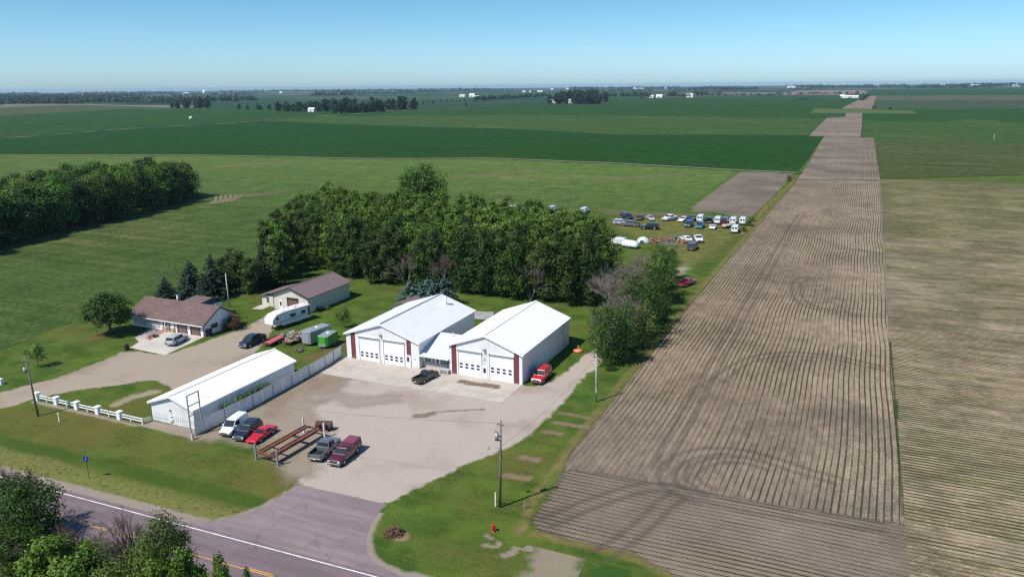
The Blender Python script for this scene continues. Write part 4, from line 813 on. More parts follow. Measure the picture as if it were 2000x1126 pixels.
GALV = plain('galvanized', (0.45, 0.47, 0.49), 0.4, 0.5, 0.5)
WOODP = plain('weathered_pole_wood', (0.17, 0.145, 0.125), 0.9, 0.15, var=0.3, vs=2.0)
WOOD = plain('weathered_wood', (0.30, 0.24, 0.18), 0.85, 0.2, var=0.25)
CEM = plain('cement', (0.46, 0.44, 0.41), 0.9, 0.2)
m, nt = newmat('window_glass'); finish(nt, mixc(nt, nz(nt, nd(nt, 'ShaderNodeTexCoord').outputs['Object'], 0.8, 2), (0.025, 0.03, 0.036), (0.05, 0.058, 0.066)), 0.08, None, spec=0.6); GLASS = m
def gable(mb, W, D, eave, ridge, mi=0):
    """closed gabled body: front gable at y=0, back at y=D"""
    return mb.prism([(0, 0), (W, 0), (W, eave), (W/2, ridge), (0, eave)], 0, D, mi)
def gable_roof(W, D, eave, ridge, ov=0.3, th=0.10, gap=0.012, lift=0.0):
    mb = MB(); sl = (ridge-eave)/(W/2)
    for s in (0, 1):
        def pt(d, up): # d = distance from the ridge line
            xx = W/2+(d if s else -d); return (xx, ridge+lift+gap-sl*d+up)
        prof = [pt(0, 0), pt(W/2+ov, 0), pt(W/2+ov, th), pt(0, th)]
        mb.prism(prof, -ov, D+ov)
    return mb
def ridge_cap(W, D, ridge, ov=0.3, th=0.13):
    return MB().prism([(W/2-.22, ridge+th-.02), (W/2, ridge+th+.06), (W/2+.22, ridge+th-.02), (W/2, ridge+th-.05)], -ov-.01, D+ov+.01)
def fascia(W, eave, ridge, y, ov=0.3, h=0.22, t=0.03):
    sl = (ridge-eave)/(W/2); mb = MB()
    for s in (-1, 1):
        xo = W/2+s*(W/2+ov); zo = eave-sl*ov
        mb.prism([(W/2, ridge-h), (xo, zo-h), (xo, zo+.10), (W/2, ridge+.10)], y-t, y)
    return mb
def overhead_door(parent, x0, x1, h, y=0.0, panes=4, rows=2, mat=DOORW, framed=TRIM, zlo=0.34, jamb=WHITE):
    """sectional door set back in its opening, with a surround that stands proud of the wall"""
    mb = MB(); ns = 8
    for i in range(ns):
        z0, z1 = h*i/ns+.01, h*(i+1)/ns-.012; mb.box(x0+.02, x1-.02, y-.035, y-.012, z0, z1)
    d = mb.build('overhead_door', mat, parent)
    fr = MB(); fr.box(x0-.14, x0, y-.13, y-.002, 0, h+.14); fr.box(x1, x1+.14, y-.13, y-.002, 0, h+.14); fr.box(x0, x1, y-.13, y-.002, h, h+.14)
    fr.build('frame', jamb, d)
    sh = MB().box(x0-.17, x1+.17, y-.30, y-.13, h+.02, h+.10); sh.build('rain_hood', GREY if jamb is WHITE else TRIM, d)
    if panes:
        for r in range(rows):
            z = h*(zlo-0.125*r)-.02
            for i in range(panes):
                cx = x0+(x1-x0)*(i+.5)/panes
                MB().cbox(cx-.26, cx+.26, y-.050, y-.036, z-.13, z+.13, .05).build('window', GLASS, d)
    return d
def man_door(parent, x0, x1, h, y=0.0, mat=DOORW, glass=True, axis='y'):
    d = MB().box(x0, x1, y-.05, y-.003, 0.03, h).build('door', mat, parent)
    MB().box(x0-.08, x0-.001, y-.07, y-.002, 0, h+.08).box(x1+.001, x1+.08, y-.07, y-.002, 0, h+.08).box(x0, x1, y-.07, y-.002, h+.001, h+.08).build('frame', WHITE, d)
    if glass: MB().box(x0+.22, x1-.22, y-.062, y-.051, h*.48, h*.88).build('window', GLASS, d)
    MB().cyl((x1-.10, y-.10, 1.0), .03, .05, 'y', 8).build('handle', GREY, d); return d
def window(parent, x0, x1, z0, z1, y=0.0, frame=WHITE, mull=1):
    w_ = MB().box(x0, x1, y-.02, y-.003, z0, z1).build('window', GLASS, parent)
    f = MB(); t = .07
    f.box(x0-t, x0, y-.055, y-.002, z0-t, z1+t).box(x1, x1+t, y-.055, y-.002, z0-t, z1+t).box(x0, x1, y-.055, y-.002, z1, z1+t).box(x0, x1, y-.07, y-.002, z0-t, z0)
    f.box(x0, x1, y-.045, y-.021, (z0+z1)/2-.025, (z0+z1)/2+.025)
    for i in range(1, mull+1): xx = x0+(x1-x0)*i/(mull+1); f.box(xx-.025, xx+.025, y-.044, y-.0215, z0, (z0+z1)/2-.025); f.box(xx-.025, xx+.025, y-.044, y-.0215, (z0+z1)/2+.025, z1)
    f.build('frame', frame, w_); return w_
def side_window(parent, x, y0, y1, z0, z1, frame=TRIM):
    w_ = MB().box(x+.003, x+.02, y0, y1, z0, z1).build('window', GLASS, parent); t = .08
    MB().box(x+.002, x+.05, y0-t, y0, z0-t, z1+t).box(x+.002, x+.05, y1, y1+t, z0-t, z1+t).box(x+.002, x+.05, y0, y1, z1, z1+t).box(x+.002, x+.05, y0, y1, z0-t, z0).build('frame', frame, w_)
# ---------------------------------------------------------------- left workshop
W1, D1 = 14.75, 20.6
t = thing('workshop_building', 'left white workshop with weathered grey white roof and two overhead doors', 'workshop', (-79.4, 104.6, 0))
gable(MB(), W1, D1, 4.6, 7.05).build('wall', W_WALL, t)
rf = gable_roof(W1, D1, 4.6, 7.05).build('roof', [G_ROOF], t)
ridge_cap(W1, D1, 7.05).build('ridge_cap', GALV, rf)
c = MB(); c.cyl((W1/2+2.9, 17.6, 5.6), .24, 2.0, 'z', 12); c.cyl((W1/2+2.9, 17.6, 7.6), .32, .14, 'z', 12); c.build('chimney', WHITE, rf)
fascia(W1, 4.6, 7.05, -.3).build('fascia', WHITE, t); fascia(W1, 4.6, 7.05, D1+.33).build('fascia', WHITE, t)
MB().box(.98, 1.9, -.028, -.003, .02, 4.75).build('red_panel', RED, t)
MB().box(12.35, 13.2, -.028, -.003, .02, 4.80).build('red_panel', RED, t)
overhead_door(t, 2.75, 6.75, 4.25); overhead_door(t, 7.75, 11.75, 4.25)
man_door(t, 12.15, 13.05, 2.1, -.028)
MB().box(7.05, 7.45, -.30, -.003, 5.05, 5.2).box(7.1, 7.4, -.42, -.16, 4.85, 5.05).build('flood_lamp', GREY, t)
MB().box(13.85, 13.95, -.06, -.003, 1.5, 1.7).build('meter_box', RED, t)
# ---------------------------------------------------------------- right workshop
W2, D2 = 13.15, 21.4
t = thing('workshop_building', 'right white workshop with bright white roof beside the red car', 'workshop', (-59.0, 104.85, 0))
gable(MB(), W2, D2, 5.05, 7.45).build('wall', W_WALL, t)
rf = gable_roof(W2, D2, 5.05, 7.45).build('roof', W_ROOF, t); ridge_cap(W2, D2, 7.45).build('ridge_cap', W_ROOF, rf)
fascia(W2, 5.05, 7.45, -.3).build('fascia', WHITE, t); fascia(W2, 5.05, 7.45, D2+.33).build('fascia', WHITE, t)
MB().box(.45, 1.35, -.028, -.003, .02, 5.2).build('red_panel', RED, t); MB().box(11.75, 12.6, -.028, -.003, .02, 5.15).build('red_panel', RED, t)
overhead_door(t, 1.7, 5.85, 4.35, zlo=.47); overhead_door(t, 7.4, 11.55, 4.35, zlo=.47)
man_door(t, 6.05, 6.95, 2.1)
MB().box(6.3, 6.75, -.30, -.003, 5.0, 5.15).box(6.35, 6.7, -.42, -.16, 4.8, 5.0).build('flood_lamp', GREY, t)
MB().box(6.45, 6.62, -.10, -.003, 3.2, 3.45).build('wall_lamp', GREY, t)
MB().box(W2+.003, W2+.08, 18.4, 18.5, .1, 4.7).build('downpipe', GALV, t)
MB().cyl((W2+.06, 20.2, 0), .05, 2.2, 'z', 8).build('vent_pipe', GALV, t)
# ---------------------------------------------------------------- office between them
t = thing('office_building', 'low office with blue grey lean roof joining the two workshops', 'office', (-64.6, 104.9, 0))
MB().box(0.004, 5.59, .9, 6.6, 0, 2.6).build('wall', WHITE, t)
MB().box(.05, 5.55, .78, .897, 0, .95).build('stone_base', plain('office_siding', (0.46, 0.42, 0.40), 0.8), t)
rf = MB().loft([[(-.0, -.35, 2.35), (5.58, -.35, 2.35), (5.58, -.35, 2.45), (-.0, -.35, 2.45)], [(-.0, 6.6, 4.35), (5.58, 6.6, 4.35), (5.58, 6.6, 4.45), (-.0, 6.6, 4.45)]]).build('roof', plain('pale_blue_grey_roof', (0.55, 0.57, 0.60), 0.6, var=0.05), t)
MB().cyl((3.2, 5.9, 4.2), .05, .8, 'z', 8).build('vent_pipe', WHITE, rf)
MB().box(.0, 5.58, 6.6, 6.75, 0, 4.45).build('rear_wall', W_WALL, t)
MB().box(-.05, 5.6, -.42, -.351, 2.28, 2.46).build('fascia', WHITE, t)
man_door(t, 2.35, 3.25, 2.05, .9)
window(t, .45, 1.55, 1.05, 1.95, .9); window(t, 3.85, 5.0, 1.05, 1.95, .9)
for xx in (1.85, 3.45): MB().box(xx, xx+.32, .86, .897, .98, 2.1).build('side_light', GLASS, t)
t = thing('pallet_box', 'pale wooden crate by the office wall beside the right workshop', 'crate', (-60.4, 104.0, 0))
mb = MB()
for i in range(5): mb.box(0, 1.5, i*.19, i*.19+.15, .62, .70)
for xx in (0, .7, 1.38): mb.box(xx, xx+.12, 0, .92, 0, .62)
mb.build('slats', CEM, t); MB().box(.15, 1.35, .1, .85, .15, .6).build('crate_body', GREY, t)
# ---------------------------------------------------------------- long low building
W3, D3 = 8.1, 21.2
t = thing('storage_building', 'long low white shed with plain white roof beside the panel fence', 'shed', (-89.5, 71.8, 0))
gable(MB(), W3, D3, 2.95, 4.35).build('wall', W_WALL, t)
rf = gable_roof(W3, D3, 2.95, 4.35, .35).build('roof', W_ROOF, t); ridge_cap(W3, D3, 4.35, .35).build('ridge_cap', W_ROOF, rf)
fascia(W3, 2.95, 4.35, -.35, .35).build('fascia', WHITE, t)
MB().box(-.003+W3+.28, W3+.36, -.3, D3+.3, 2.72, 2.84).build('gutter', WHITE, t)
PALE = plain('pale_grey_line', (0.52, 0.54, 0.56), 0.6)
mb = MB()
for i in range(22):
    xx = .35+i*.36
    if 3.2 < xx < 4.3: continue
    mb.box(xx, xx+.05, -.022, -.003, .25, 1.25); mb.box(xx-.05, xx+.10, -.024, -.0225, 1.22, 1.30)
mb.build('painted_picket', PALE, t)
mb = MB(); mb.cyl((3.75, -.006, .55), .42, -.012, 'y', 20); mb.cyl((3.75, -.006, 1.2), .30, -.012, 'y', 18); mb.cyl((3.75, -.006, 1.68), .19, -.012, 'y', 16); mb.build('painted_round_figure', plain('very_pale', (0.66, 0.68, 0.70), 0.6), t)
MB().box(3.58, 3.92, -.03, -.019, 1.86, 2.2).build('painted_hat', DGREY, t)
# ---------------------------------------------------------------- house
t = thing('house', 'long white bungalow with brown roof and double garage front', 'house', (-131.0, 103.5, 0))
HW, HD, HE, HR = 19.2, 8.2, 2.55, 4.95
mb = MB(); mb.loft([[(0, 0, 0), (0, HD, 0), (0, HD, HE), (0, HD/2, HR-.1), (0, 0, HE)], [(HW, 0, 0), (HW, HD, 0), (HW, HD, HE), (HW, HD/2, HR-.1), (HW, 0, HE)]]); mb.build('wall', WHITE, t)
SHING, nt = newmat('brown_shingles'); p = nd(nt, 'ShaderNodeTexCoord').outputs['Object']; x_, y_, z_ = xyz(nt, p)
bt = nd(nt, 'ShaderNodeTexBrick', {'Vector': vec(nt, x_, mth(nt, 'MULTIPLY', y_, 1.15)), 'Color1': (0.115, 0.077, 0.073), 'Color2': (0.155, 0.105, 0.100), 'Mortar': (0.10, 0.066, 0.062), 'Scale': 1.0, 'Brick Width': 0.9, 'Row Height': 0.22, 'Mortar Size': 0.012}).outputs[0]
finish(nt, mixc(nt, ss(nt, nz(nt, p, 0.5, 4), 0.35, 0.65), bt, mixc(nt, 1.0, bt, (1.18, 1.16, 1.15), 'MULTIPLY')), 0.9)
rf = MB(); s_ = (HR-HE)/(HD/2); o_ = .65
for a, b in (((HD/2, HR), (-o_, HE-s_*o_)), ((HD/2, HR), (HD+o_, HE-s_*o_))):
    rf.loft([[(-.5, a[0], a[1]+.012), (-.5, b[0], b[1]+.012), (-.5, b[0], b[1]+.13), (-.5, a[0], a[1]+.13)], [(HW+.5, a[0], a[1]+.012), (HW+.5, b[0], b[1]+.012), (HW+.5, b[0], b[1]+.13), (HW+.5, a[0], a[1]+.13)]])
rf = rf.build('roof', SHING, t)
MB().cyl((7.6, 5.0, 4.3), .16, 1.4, 'z', 10).cyl((7.6, 5.0, 5.7), .22, .1, 'z', 10).build('chimney', WHITE, rf)
for xx, yy in ((9.6, 5.3), (17.6, 5.2)): MB().cyl((xx, yy, 4.3), .06, .75, 'z', 8).build('vent_pipe', GREY, rf)
mb = MB()
for a, b in (((HD/2, HR), (-o_, HE-s_*o_)), ((HD/2, HR), (HD+o_, HE-s_*o_))):
    mb.loft([[(HW+.501, a[0], a[1]-.16), (HW+.501, b[0], b[1]-.16), (HW+.501, b[0], b[1]+.14), (HW+.501, a[0], a[1]+.14)], [(HW+.54, a[0], a[1]-.16), (HW+.54, b[0], b[1]-.16), (HW+.54, b[0], b[1]+.14), (HW+.54, a[0], a[1]+.14)]])
mb.build('gable_trim', TRIM, t)
MB().box(-.45, HW+.45, -o_-.06, -o_-.001, HE-s_*o_-.08, HE-s_*o_+.10).build('gutter', WHITE, t)
MB().box(HW-.15, HW-.03, -.10, -.003, 0, HE-.1).build('downpipe', TRIM, t)
overhead_door(t, 15.9, 18.1, 2.15, 0, 0, 0, BRDOOR, jamb=TRIM); overhead_door(t, 12.5, 14.7, 2.15, 0, 0, 0, BRDOOR, jamb=TRIM)
man_door(t, 11.2, 12.05, 2.05); window(t, 8.5, 9.6, .95, 2.1, 0, WHITE, 0)
MB().box(8.25, 10.6, -.05, -.003, .02, .82).build('brick_base', plain('brownstone', (0.25, 0.17, 0.14), 0.9, var=.3, vs=6), t)
MB().box(9.72, 10.6, -.035, -.003, .85, 2.2).build('siding_panel', plain('grey_siding', (0.30, 0.27, 0.26), 0.8), t)
MB().box(.4, 7.6, -.035, -.003, .4, 2.2).build('siding_panel', plain('pale_siding', (0.45, 0.44, 0.43), 0.8), t)
side_window(t, HW, 1.9, 3.4, 1.15, 1.85)
for xx in (15.2, 18.6): MB().box(xx-.08, xx+.08, -.16, -.003, 1.6, 1.9).build('wall_lamp', BLACK, t)
wg = MB(); wg.box(6.6, 10.6, HD+.003, HD+5.5, 0, 2.6); wg.build('rear_wing', WHITE, t)
mb = MB(); mb.loft([[(6.2, HD-1.5, 3.6), (11.0, HD-1.5, 3.6), (11.0, HD-1.5, 3.72), (6.2, HD-1.5, 3.72)], [(6.2, HD+2.8, 4.05), (11.0, HD+2.8, 4.05), (11.0, HD+2.8, 4.17), (6.2, HD+2.8, 4.17)], [(6.2, HD+6.0, 2.85), (11.0, HD+6.0, 2.85), (11.0, HD+6.0, 2.97), (6.2, HD+6.0, 2.97)]]); mb.build('rear_roof', SHING, t)
MB().box(10.603, 10.62, HD+1.6, HD+3.4, 1.5, 2.3).build('rear_window', GLASS, t)
# ---------------------------------------------------------------- beige machine shed
W5, D5 = 9.3, 14.4
t = thing('machine_shed', 'beige shed with brown metal roof and brown overhead door', 'shed', (-112.4, 123.8, 0))
gable(MB(), W5, D5, 3.55, 5.3).build('wall', BEIGE, t)
rf = gable_roof(W5, D5, 3.55, 5.3, .45).build('roof', B_ROOF, t); ridge_cap(W5, D5, 5.3, .45).build('ridge_cap', B_ROOF, rf)
fascia(W5, 3.55, 5.3, -.45, .45).build('fascia', TRIM, t)
overhead_door(t, 3.9, 6.5, 2.9, 0, 0, 0, BRDOOR, jamb=TRIM); man_door(t, 1.5, 2.4, 2.1, 0, WHITE)
MB().box(W5+.003, W5+.05, -.02, .12, 0, 3.4).build('corner_trim', TRIM, t); MB().box(-.05, .06, -.05, -.003, 0, 3.4).build('corner_trim', TRIM, t)
MB().box(-4.3, -.003, 1.2, 8.5, 0, 2.5).build('lean_to', BEIGE, t)
MB().loft([[(-4.7, .7, 2.35), (-.0, .7, 3.55), (-.0, .7, 3.66), (-4.7, .7, 2.46)], [(-4.7, 9.0, 2.35), (-.0, 9.0, 3.55), (-.0, 9.0, 3.66), (-4.7, 9.0, 2.46)]]).build('lean_to_roof', B_ROOF, t)
window(t, -3.0, -2.3, .9, 2.1, 1.2, WHITE, 0)
# ---------------------------------------------------------------- small brown-roofed shed behind the left workshop
b = P(784, 620)
t = thing('garden_shed', 'small shed with brown roof peeping over the left workshop', 'shed', (b[0]-2.0, b[1], 0))
gable(MB(), 4.4, 5.5, 2.3, 3.3).build('wall', BEIGE, t); gable_roof(4.4, 5.5, 2.3, 3.3, .3).build('roof', B_ROOF, t); man_door(t, 1.7, 2.6, 2.0)
t = thing('flatbed_rack', 'white framed rack standing between the workshops', 'rack', (-61.5, 124.5, 0))
mb = MB(); [mb.box(a, a+.08, c, c+.08, .0, 1.6) for a in (0, 3.0) for c in (0, 3.4)]; mb.box(0, 3.08, 0, .08, 1.6, 1.68); mb.box(0, 3.08, 3.4, 3.48, 1.6, 1.68); mb.box(0, .08, .08, 3.4, 1.6, 1.68); mb.box(3.0, 3.08, .08, 3.4, 1.6, 1.68)
mb.build('frame', DGREY, t); MB().box(.1, 2.95, .1, 3.35, .9, .98).build('deck', WHITE, t)
# ---------------------------------------------------------------- fences
t = thing('panel_fence', 'white sheet metal panel fence with dark posts beside the parked vehicles', 'fence', (0, 0, 0))
fp = [(-79.75, 70.3), (-79.45, 75.5), (-79.3, 81.0), (-79.5, 90.0), (-79.9, 99.0), (-80.6, 104.6)]
FEN = ribbed('fence_sheet', (0.72, 0.72, 0.72), 0.22, 0.5, (0.34, 0.34, 0.36), 0.5)
pl = []
for (ax, ay), (bx, by) in zip(fp[:-1], fp[1:]):
    n = max(1, round(math.hypot(bx-ax, by-ay)/2.45))
    pl += [(ax+(bx-ax)*i/n, ay+(by-ay)*i/n) for i in range(n)]
pl.append(fp[-1])
for i, (a, b) in enumerate(zip(pl[:-1], pl[1:])):
    h = 1.95+0.05*math.sin(i*2.3)
    MB().loft([[(a[0]-.02, a[1]+.02, .03), (a[0]+.02, a[1]+.02, .03), (a[0]+.02, a[1]+.02, h), (a[0]-.02, a[1]+.02, h)], [(b[0]-.02, b[1]-.02, .03), (b[0]+.02, b[1]-.02, .03), (b[0]+.02, b[1]-.02, h), (b[0]-.02, b[1]-.02, h)]]).build('panel', FEN, t)
for i, a in enumerate(pl):
    if i % 2 == 0 or i > len(pl)-4: MB().box(a[0]+.03, a[0]+.10, a[1]-.04, a[1]+.04, 0, 2.05).build('post', GREY, t)
mb = MB(); mb.tube([(p_[0], p_[1], 1.99) for p_ in pl], .035, 4, smooth=False); mb.build('top_rail', GALV, t)
t = thing('rail_fence', 'white post and rail fence with thick capped posts along the road verge', 'fence', (0, 0, 0))
fx = [-112.0, -107.6, -103.1, -98.6, -94.1, -89.6]
for i, x in enumerate(fx[:-1]):
    p_ = MB().cbox(x-.34, x+.34, 69.75, 70.4, 0, 1.15, .03).build('pillar', WHITE, t); MB().cbox(x-.42, x+.42, 69.67, 70.48, 1.152, 1.27, .05).build('cap', WHITE, p_)
MB().box(-89.65, -89.5, 70.0, 70.15, 0, .98).build('post', WHITE, t)
for a, b in zip(fx[:-1], fx[1:]):
    for z in (.38, .78): MB().box(a+.345, b-(.345 if b > -112 and b != fx[-1] else .06), 70.03, 70.11, z, z+.15).build('rail', WHITE, t)
    mx = (a+b)/2; MB().box(mx-.07, mx+.07, 69.97, 70.028, 0, 1.0).build('post', WHITE, t)
for z in (.38, .7): MB().loft([[(-89.6, 70.2, z), (-89.52, 70.2, z), (-89.52, 70.2, z+.14), (-89.6, 70.2, z+.14)], [(-89.5, 71.5, z-.2), (-89.42, 71.5, z-.2), (-89.42, 71.5, z-.06), (-89.5, 71.5, z-.06)]]).build('rail', WHITE, t)
# ---------------------------------------------------------------- poles, wires, signs
def utility_pole(label, x, y, h, lean=(0, 0), transformer=False, arm=None, lamp=False, mat=WOODP):
    t = thing('utility_pole', label, 'utility pole', (x, y, 0))
    MB().tube([(0, 0, -.1), (lean[0], lean[1], h)], [.16, .10], 10).build('post', mat, t)
    def at(z): return (lean[0]*z/h, lean[1]*z/h)
    if transformer:
        ax, ay = at(h-1.9); tr = MB().cyl((ax-.40, ay-.18, h-2.3), .22, .80, 'z', 14).cyl((ax-.40, ay-.18, h-1.5), .18, .07, 'z', 12).build('transformer', GREY, t)
        MB().box(ax-.3, ax, ay-.2, ay-.02, h-1.8, h-1.7).box(ax-.3, ax, ay-.2, ay-.02, h-2.3, h-2.2).build('bracket', DGREY, tr)
        for dx in (-.1, .1): MB().cyl((ax-.42+dx, ay-.18, h-1.43), .035, .22, 'z', 8).build('bushing', BLACK, tr)
    if arm:
        ax, ay = at(h-arm[1]); a = MB().box(ax-arm[0]/2, ax+arm[0]/2, ay-.16, ay-.10, h-arm[1]-.06, h-arm[1]+.06).build('cross_arm', mat, t)
        for s in (-.44, -.2, .44): MB().cyl((ax+arm[0]*s, ay-.13, h-arm[1]+.06), .035, .16, 'z', 8).build('insulator', GREY, a)
    MB().cyl((lean[0], lean[1], h), .04, .18, 'z', 8).build('insulator', GREY, t)
    if lamp:
        ax, ay = at(h-3.3); MB().tube([(ax, ay, h-3.4), (ax-.7, ay-.2, h-3.2), (ax-1.3, ay-.3, h-3.25)], .03, 6).cyl((ax-1.35, ay-.32, h-3.45), .16, .2, 'z', 10).build('yard_lamp', GALV, t)
    return t
utility_pole('leaning dark utility pole with grey transformer at the left road verge', -106.2, 66.1, 8.9, (-.75, 0.1), True, (1.5, .35))
t = utility_pole('tall utility pole with transformer and yard lamp on the right grass verge', -33.5, 70.1, 10.6, (.25, 0), True, (.8, .4), True)
MB().box(-.62, -.45, -.10, 0.0, 0, 1.75).build('ground_guard', plain('pale_yellow', (.62, .55, .36), .6), t)
t = utility_pole('slim grey pole beside the gravel lane and the row field', -32.9, 102.9, 7.4, (-.15, 0), mat=plain('pale_pole', (0.36, 0.36, 0.35), 0.8))
MB().box(-.14, .14, -.22, -.10, 1.5, 2.3).build('meter_box', GREY, t)
utility_pole('bare grey pole behind the house', -122.3, 121.0, 7.5, (-.2, 0), mat=plain('silver_pole', (0.42, 0.40, 0.38), 0.8))
def wire(label, a, b, sag, r=.014):
    pts = [(a[0]+(b[0]-a[0])*i/16, a[1]+(b[1]-a[1])*i/16, a[2]+(b[2]-a[2])*i/16-sag*4*(i/16)*(1-i/16)) for i in range(17)]
    tag(MB().tube(pts, r, 4, caps=False).build('power_line', plain('wire', (0.10, 0.10, 0.10), .6)), label, 'power line')
wire('thin wire from the tall right pole to the slim grey pole', (-33.3, 70.1, 7.6), (-33.05, 102.9, 7.2), .9)
wire('thin overhead wire between the two road verge poles', (-106.9, 66.2, 8.8), (-33.3, 70.1, 10.3), 1.9)
t = thing('sign_frame', 'tall empty grey steel frame at the corner of the panel fence', 'sign frame', (-80.1, 69.9, 0), 0)
mb = MB(); mb.box(-.07, .07, -.07, .07, 0, 6.0); mb.box(-.07, .07, 1.93, 2.07, 0, 6.0); mb.build('post', GREY, t)
for z in (2.9, 4.3, 5.86): MB().box(-.05, .05, .071, 1.929, z, z+.13).build('crossbar', GREY, t)
t = thing('route_sign', 'blue five sided road sign on a dark post in the verge', 'road sign', (-82.5, 56.1, 0), .25)
MB().box(-.035, .035, -.02, .03, 0, 2.4).build('post', DGREY, t)
pl_ = [(-.38, 2.95), (0, 3.12), (.38, 2.95), (.30, 2.35), (-.30, 2.35)]
pb = MB().prism(pl_, -.045, -.021).build('panel', plain('sign_blue', (0.012, 0.020, 0.22), .45), t)
MB().box(-.04, .04, -.052, -.046, 2.5, 2.9).build('mark', plain('sign_mark', (0.35, 0.35, 0.55), .5), pb)
t = thing('marker_post', 'white two part marker post in the verge by the rail fence', 'marker', P(116, 823))
MB().box(-.07, .07, -.05, .05, 0, .75).build('post', WHITE, t); MB().box(-.10, .10, -.052, .052, .95, 1.4).build('plate', plain('yellowish_white', (.7, .66, .5), .6), t); MB().box(-.02, .02, -.02, .02, .75, .95).build('stem', GREY, t)
t = thing('marker_post', 'stubby pale post at the foot of the steel sign frame', 'marker', P(376, 858)); MB().cbox(-.15, .15, -.12, .12, 0, .85, .02).build('post', plain('pale_grey_post', (.55, .55, .5), .7), t); MB().cbox(-.17, .17, -.14, .14, .852, .93, .02).build('cap', GREY, t)
t = thing('marker_post', 'short brown post in the grass right of the tall utility pole', 'marker', P(1025, 993)); MB().box(-.05, .05, -.05, .05, 0, .95).build('post', WOOD, t); MB().box(-.06, .06, -.06, .06, .952, 1.0).build('cap', GREY, t)
t = thing('utility_box', 'small white box on the lawn at the left edge', 'utility box', P(3, 750)); MB().cbox(-.3, .3, -.25, .25, .06, 1.0, .04).build('cabinet', WHITE, t); MB().box(-.34, .34, -.29, .29, 0, .06).build('plinth', CEM, t)
t = thing('fire_hydrant', 'red fire hydrant in the grass on the right verge', 'hydrant', P(964, 1037)); HY = plain('hydrant_red', (0.48, 0.012, 0.016), .45)
mb = MB(); mb.tube([(0,0,0),(0,0,.06),(0,0,.061),(0,0,.62),(0,0,.68),(0,0,.80),(0,0,.88)], [.22,.22,.16,.15,.19,.15,.04], 14); mb.build('barrel', HY, t)
MB().cyl((-.30, 0, .5), .075, .6, 'x', 10).build('side_outlet', HY, t); MB().cyl((0, -.27, .42), .10, .25, 'y', 10).build('front_outlet', HY, t); MB().cyl((0, 0, .88), .04, .06, 'z', 6).build('top_nut', HY, t)
t = thing('brush_heap', 'heap of dry brown brush on the grass near the driveway mouth', 'brush heap', P(768, 1042))
rr = random.Random(5); mb = MB()
for i in range(260):
    a = rr.uniform(0, 6.28); d = rr.uniform(0, 1.0)**.6*1.15; z = max(.05, .85*(1-d/1.25))*rr.random()+.08; L_ = rr.uniform(.25, .8); b_ = rr.uniform(0, 6.28); e = rr.uniform(-.3, .6)
    c0 = Vector((d*math.cos(a), d*math.sin(a), z)); dv = Vector((math.cos(b_), math.sin(b_), e))*L_*.5; mb.tube([c0-dv, c0+dv], rr.uniform(.012, .03), 3, caps=False)
mb.build('twigs', plain('dry_brush', (0.19, 0.12, 0.07), .95, .1, var=.5, vs=5), t)
mb = MB(); [mb.blob((rr.uniform(-.7, .7), rr.uniform(-.7, .7), .25), rr.uniform(.2, .4), rr.uniform(.2, .4), rr.uniform(.2, .45), rr, 8, 5, .3) for _ in range(9)]; mb.build('clods', plain('dark_clods', (0.075, 0.055, 0.045), .95, .1), t)
t = thing('spinner', 'orange ring base with white pole on the lawn beside the right workshop', 'lawn ornament', P(1129, 686)); OR = plain('orange_plastic', (0.62, 0.12, 0.03), .5)
mb = MB(); mb.tube([(.75*math.cos(a), .75*math.sin(a), .16) for a in [2*PI*i/20 for i in range(21)]], .16, 8, caps=False); mb.build('ring', OR, t)
MB().cyl((0, 0, .05), .62, .16, 'z', 18).build('disc', plain('cream', (.62, .45, .36), .7), t); MB().cyl((0, 0, .2), .05, 1.0, 'z', 8).build('pole', plain('tan_pole', (.6, .42, .2), .6), t)
t = thing('burn_barrel', 'dark rusty barrel at the corner of the house parking pad', 'barrel', P(248, 683)); RUST = plain('dark_rust', (0.05, 0.032, 0.026), .8, var=.4)
MB().tube([(0,0,0),(0,0,.05),(0,0,.5),(0,0,.55),(0,0,1.0),(0,0,1.05)], [.42,.44,.42,.445,.42,.45], 16).build('drum', RUST, t); MB().cyl((0, 0, 1.052), .36, .01, 'z', 16).build('opening', BLACK, t)
t = thing('picnic_table', 'grey wooden picnic table on the patio before the house', 'picnic table', P(297, 657), rad(58)); GW_ = plain('grey_wood', (0.27, 0.22, 0.21), .85)
mb = MB(); [mb.box(-.42+i*.17, -.42+i*.17+.15, -1.1, 1.1, .72, .76) for i in range(5)]; mb.build('table_top', GW_, t)
for s in (-.85, .62): MB().box(s, s+.24, -1.1, 1.1, .43, .47).build('bench', GW_, t)
for s in (-.8, .8): MB().tube([(-.6, s, 0), (-.15, s, .71)], .04, 4).tube([(.6, s, 0), (.15, s, .71)], .04, 4).box(-.8, .8, s-.03, s+.03, .36, .43).build('leg', GW_, t)
t = thing('cart', 'yellow wooden cart by the house garage doors', 'cart', P(339, 648), .2); YW = plain('yellow_wood', (0.52, 0.34, 0.08), .6)
MB().box(-.4, .4, -.3, .3, .55, .62).box(-.4, .4, -.3, .3, .15, .2).build('shelf', YW, t); [MB().box(x-.03, x+.03, y-.03, y+.03, .02, .9).build('leg', YW, t) for x in (-.37, .37) for y in (-.27, .27)]; MB().cbox(-.42, .42, -.32, .32, .92, 1.15, .04).build('cooler', WHITE, t)
t = thing('refuse_bin', 'dark covered bins beside the right house wall', 'bin', P(408, 655), .1); MB().cbox(-.55, .5, -.5, .5, .05, 1.15, .05).build('bin_body', plain('navy_plastic', (.02, .025, .04), .5), t); MB().cbox(-.6, .55, -.55, .55, 1.152, 1.28, .06).build('lid', BLACK, t)
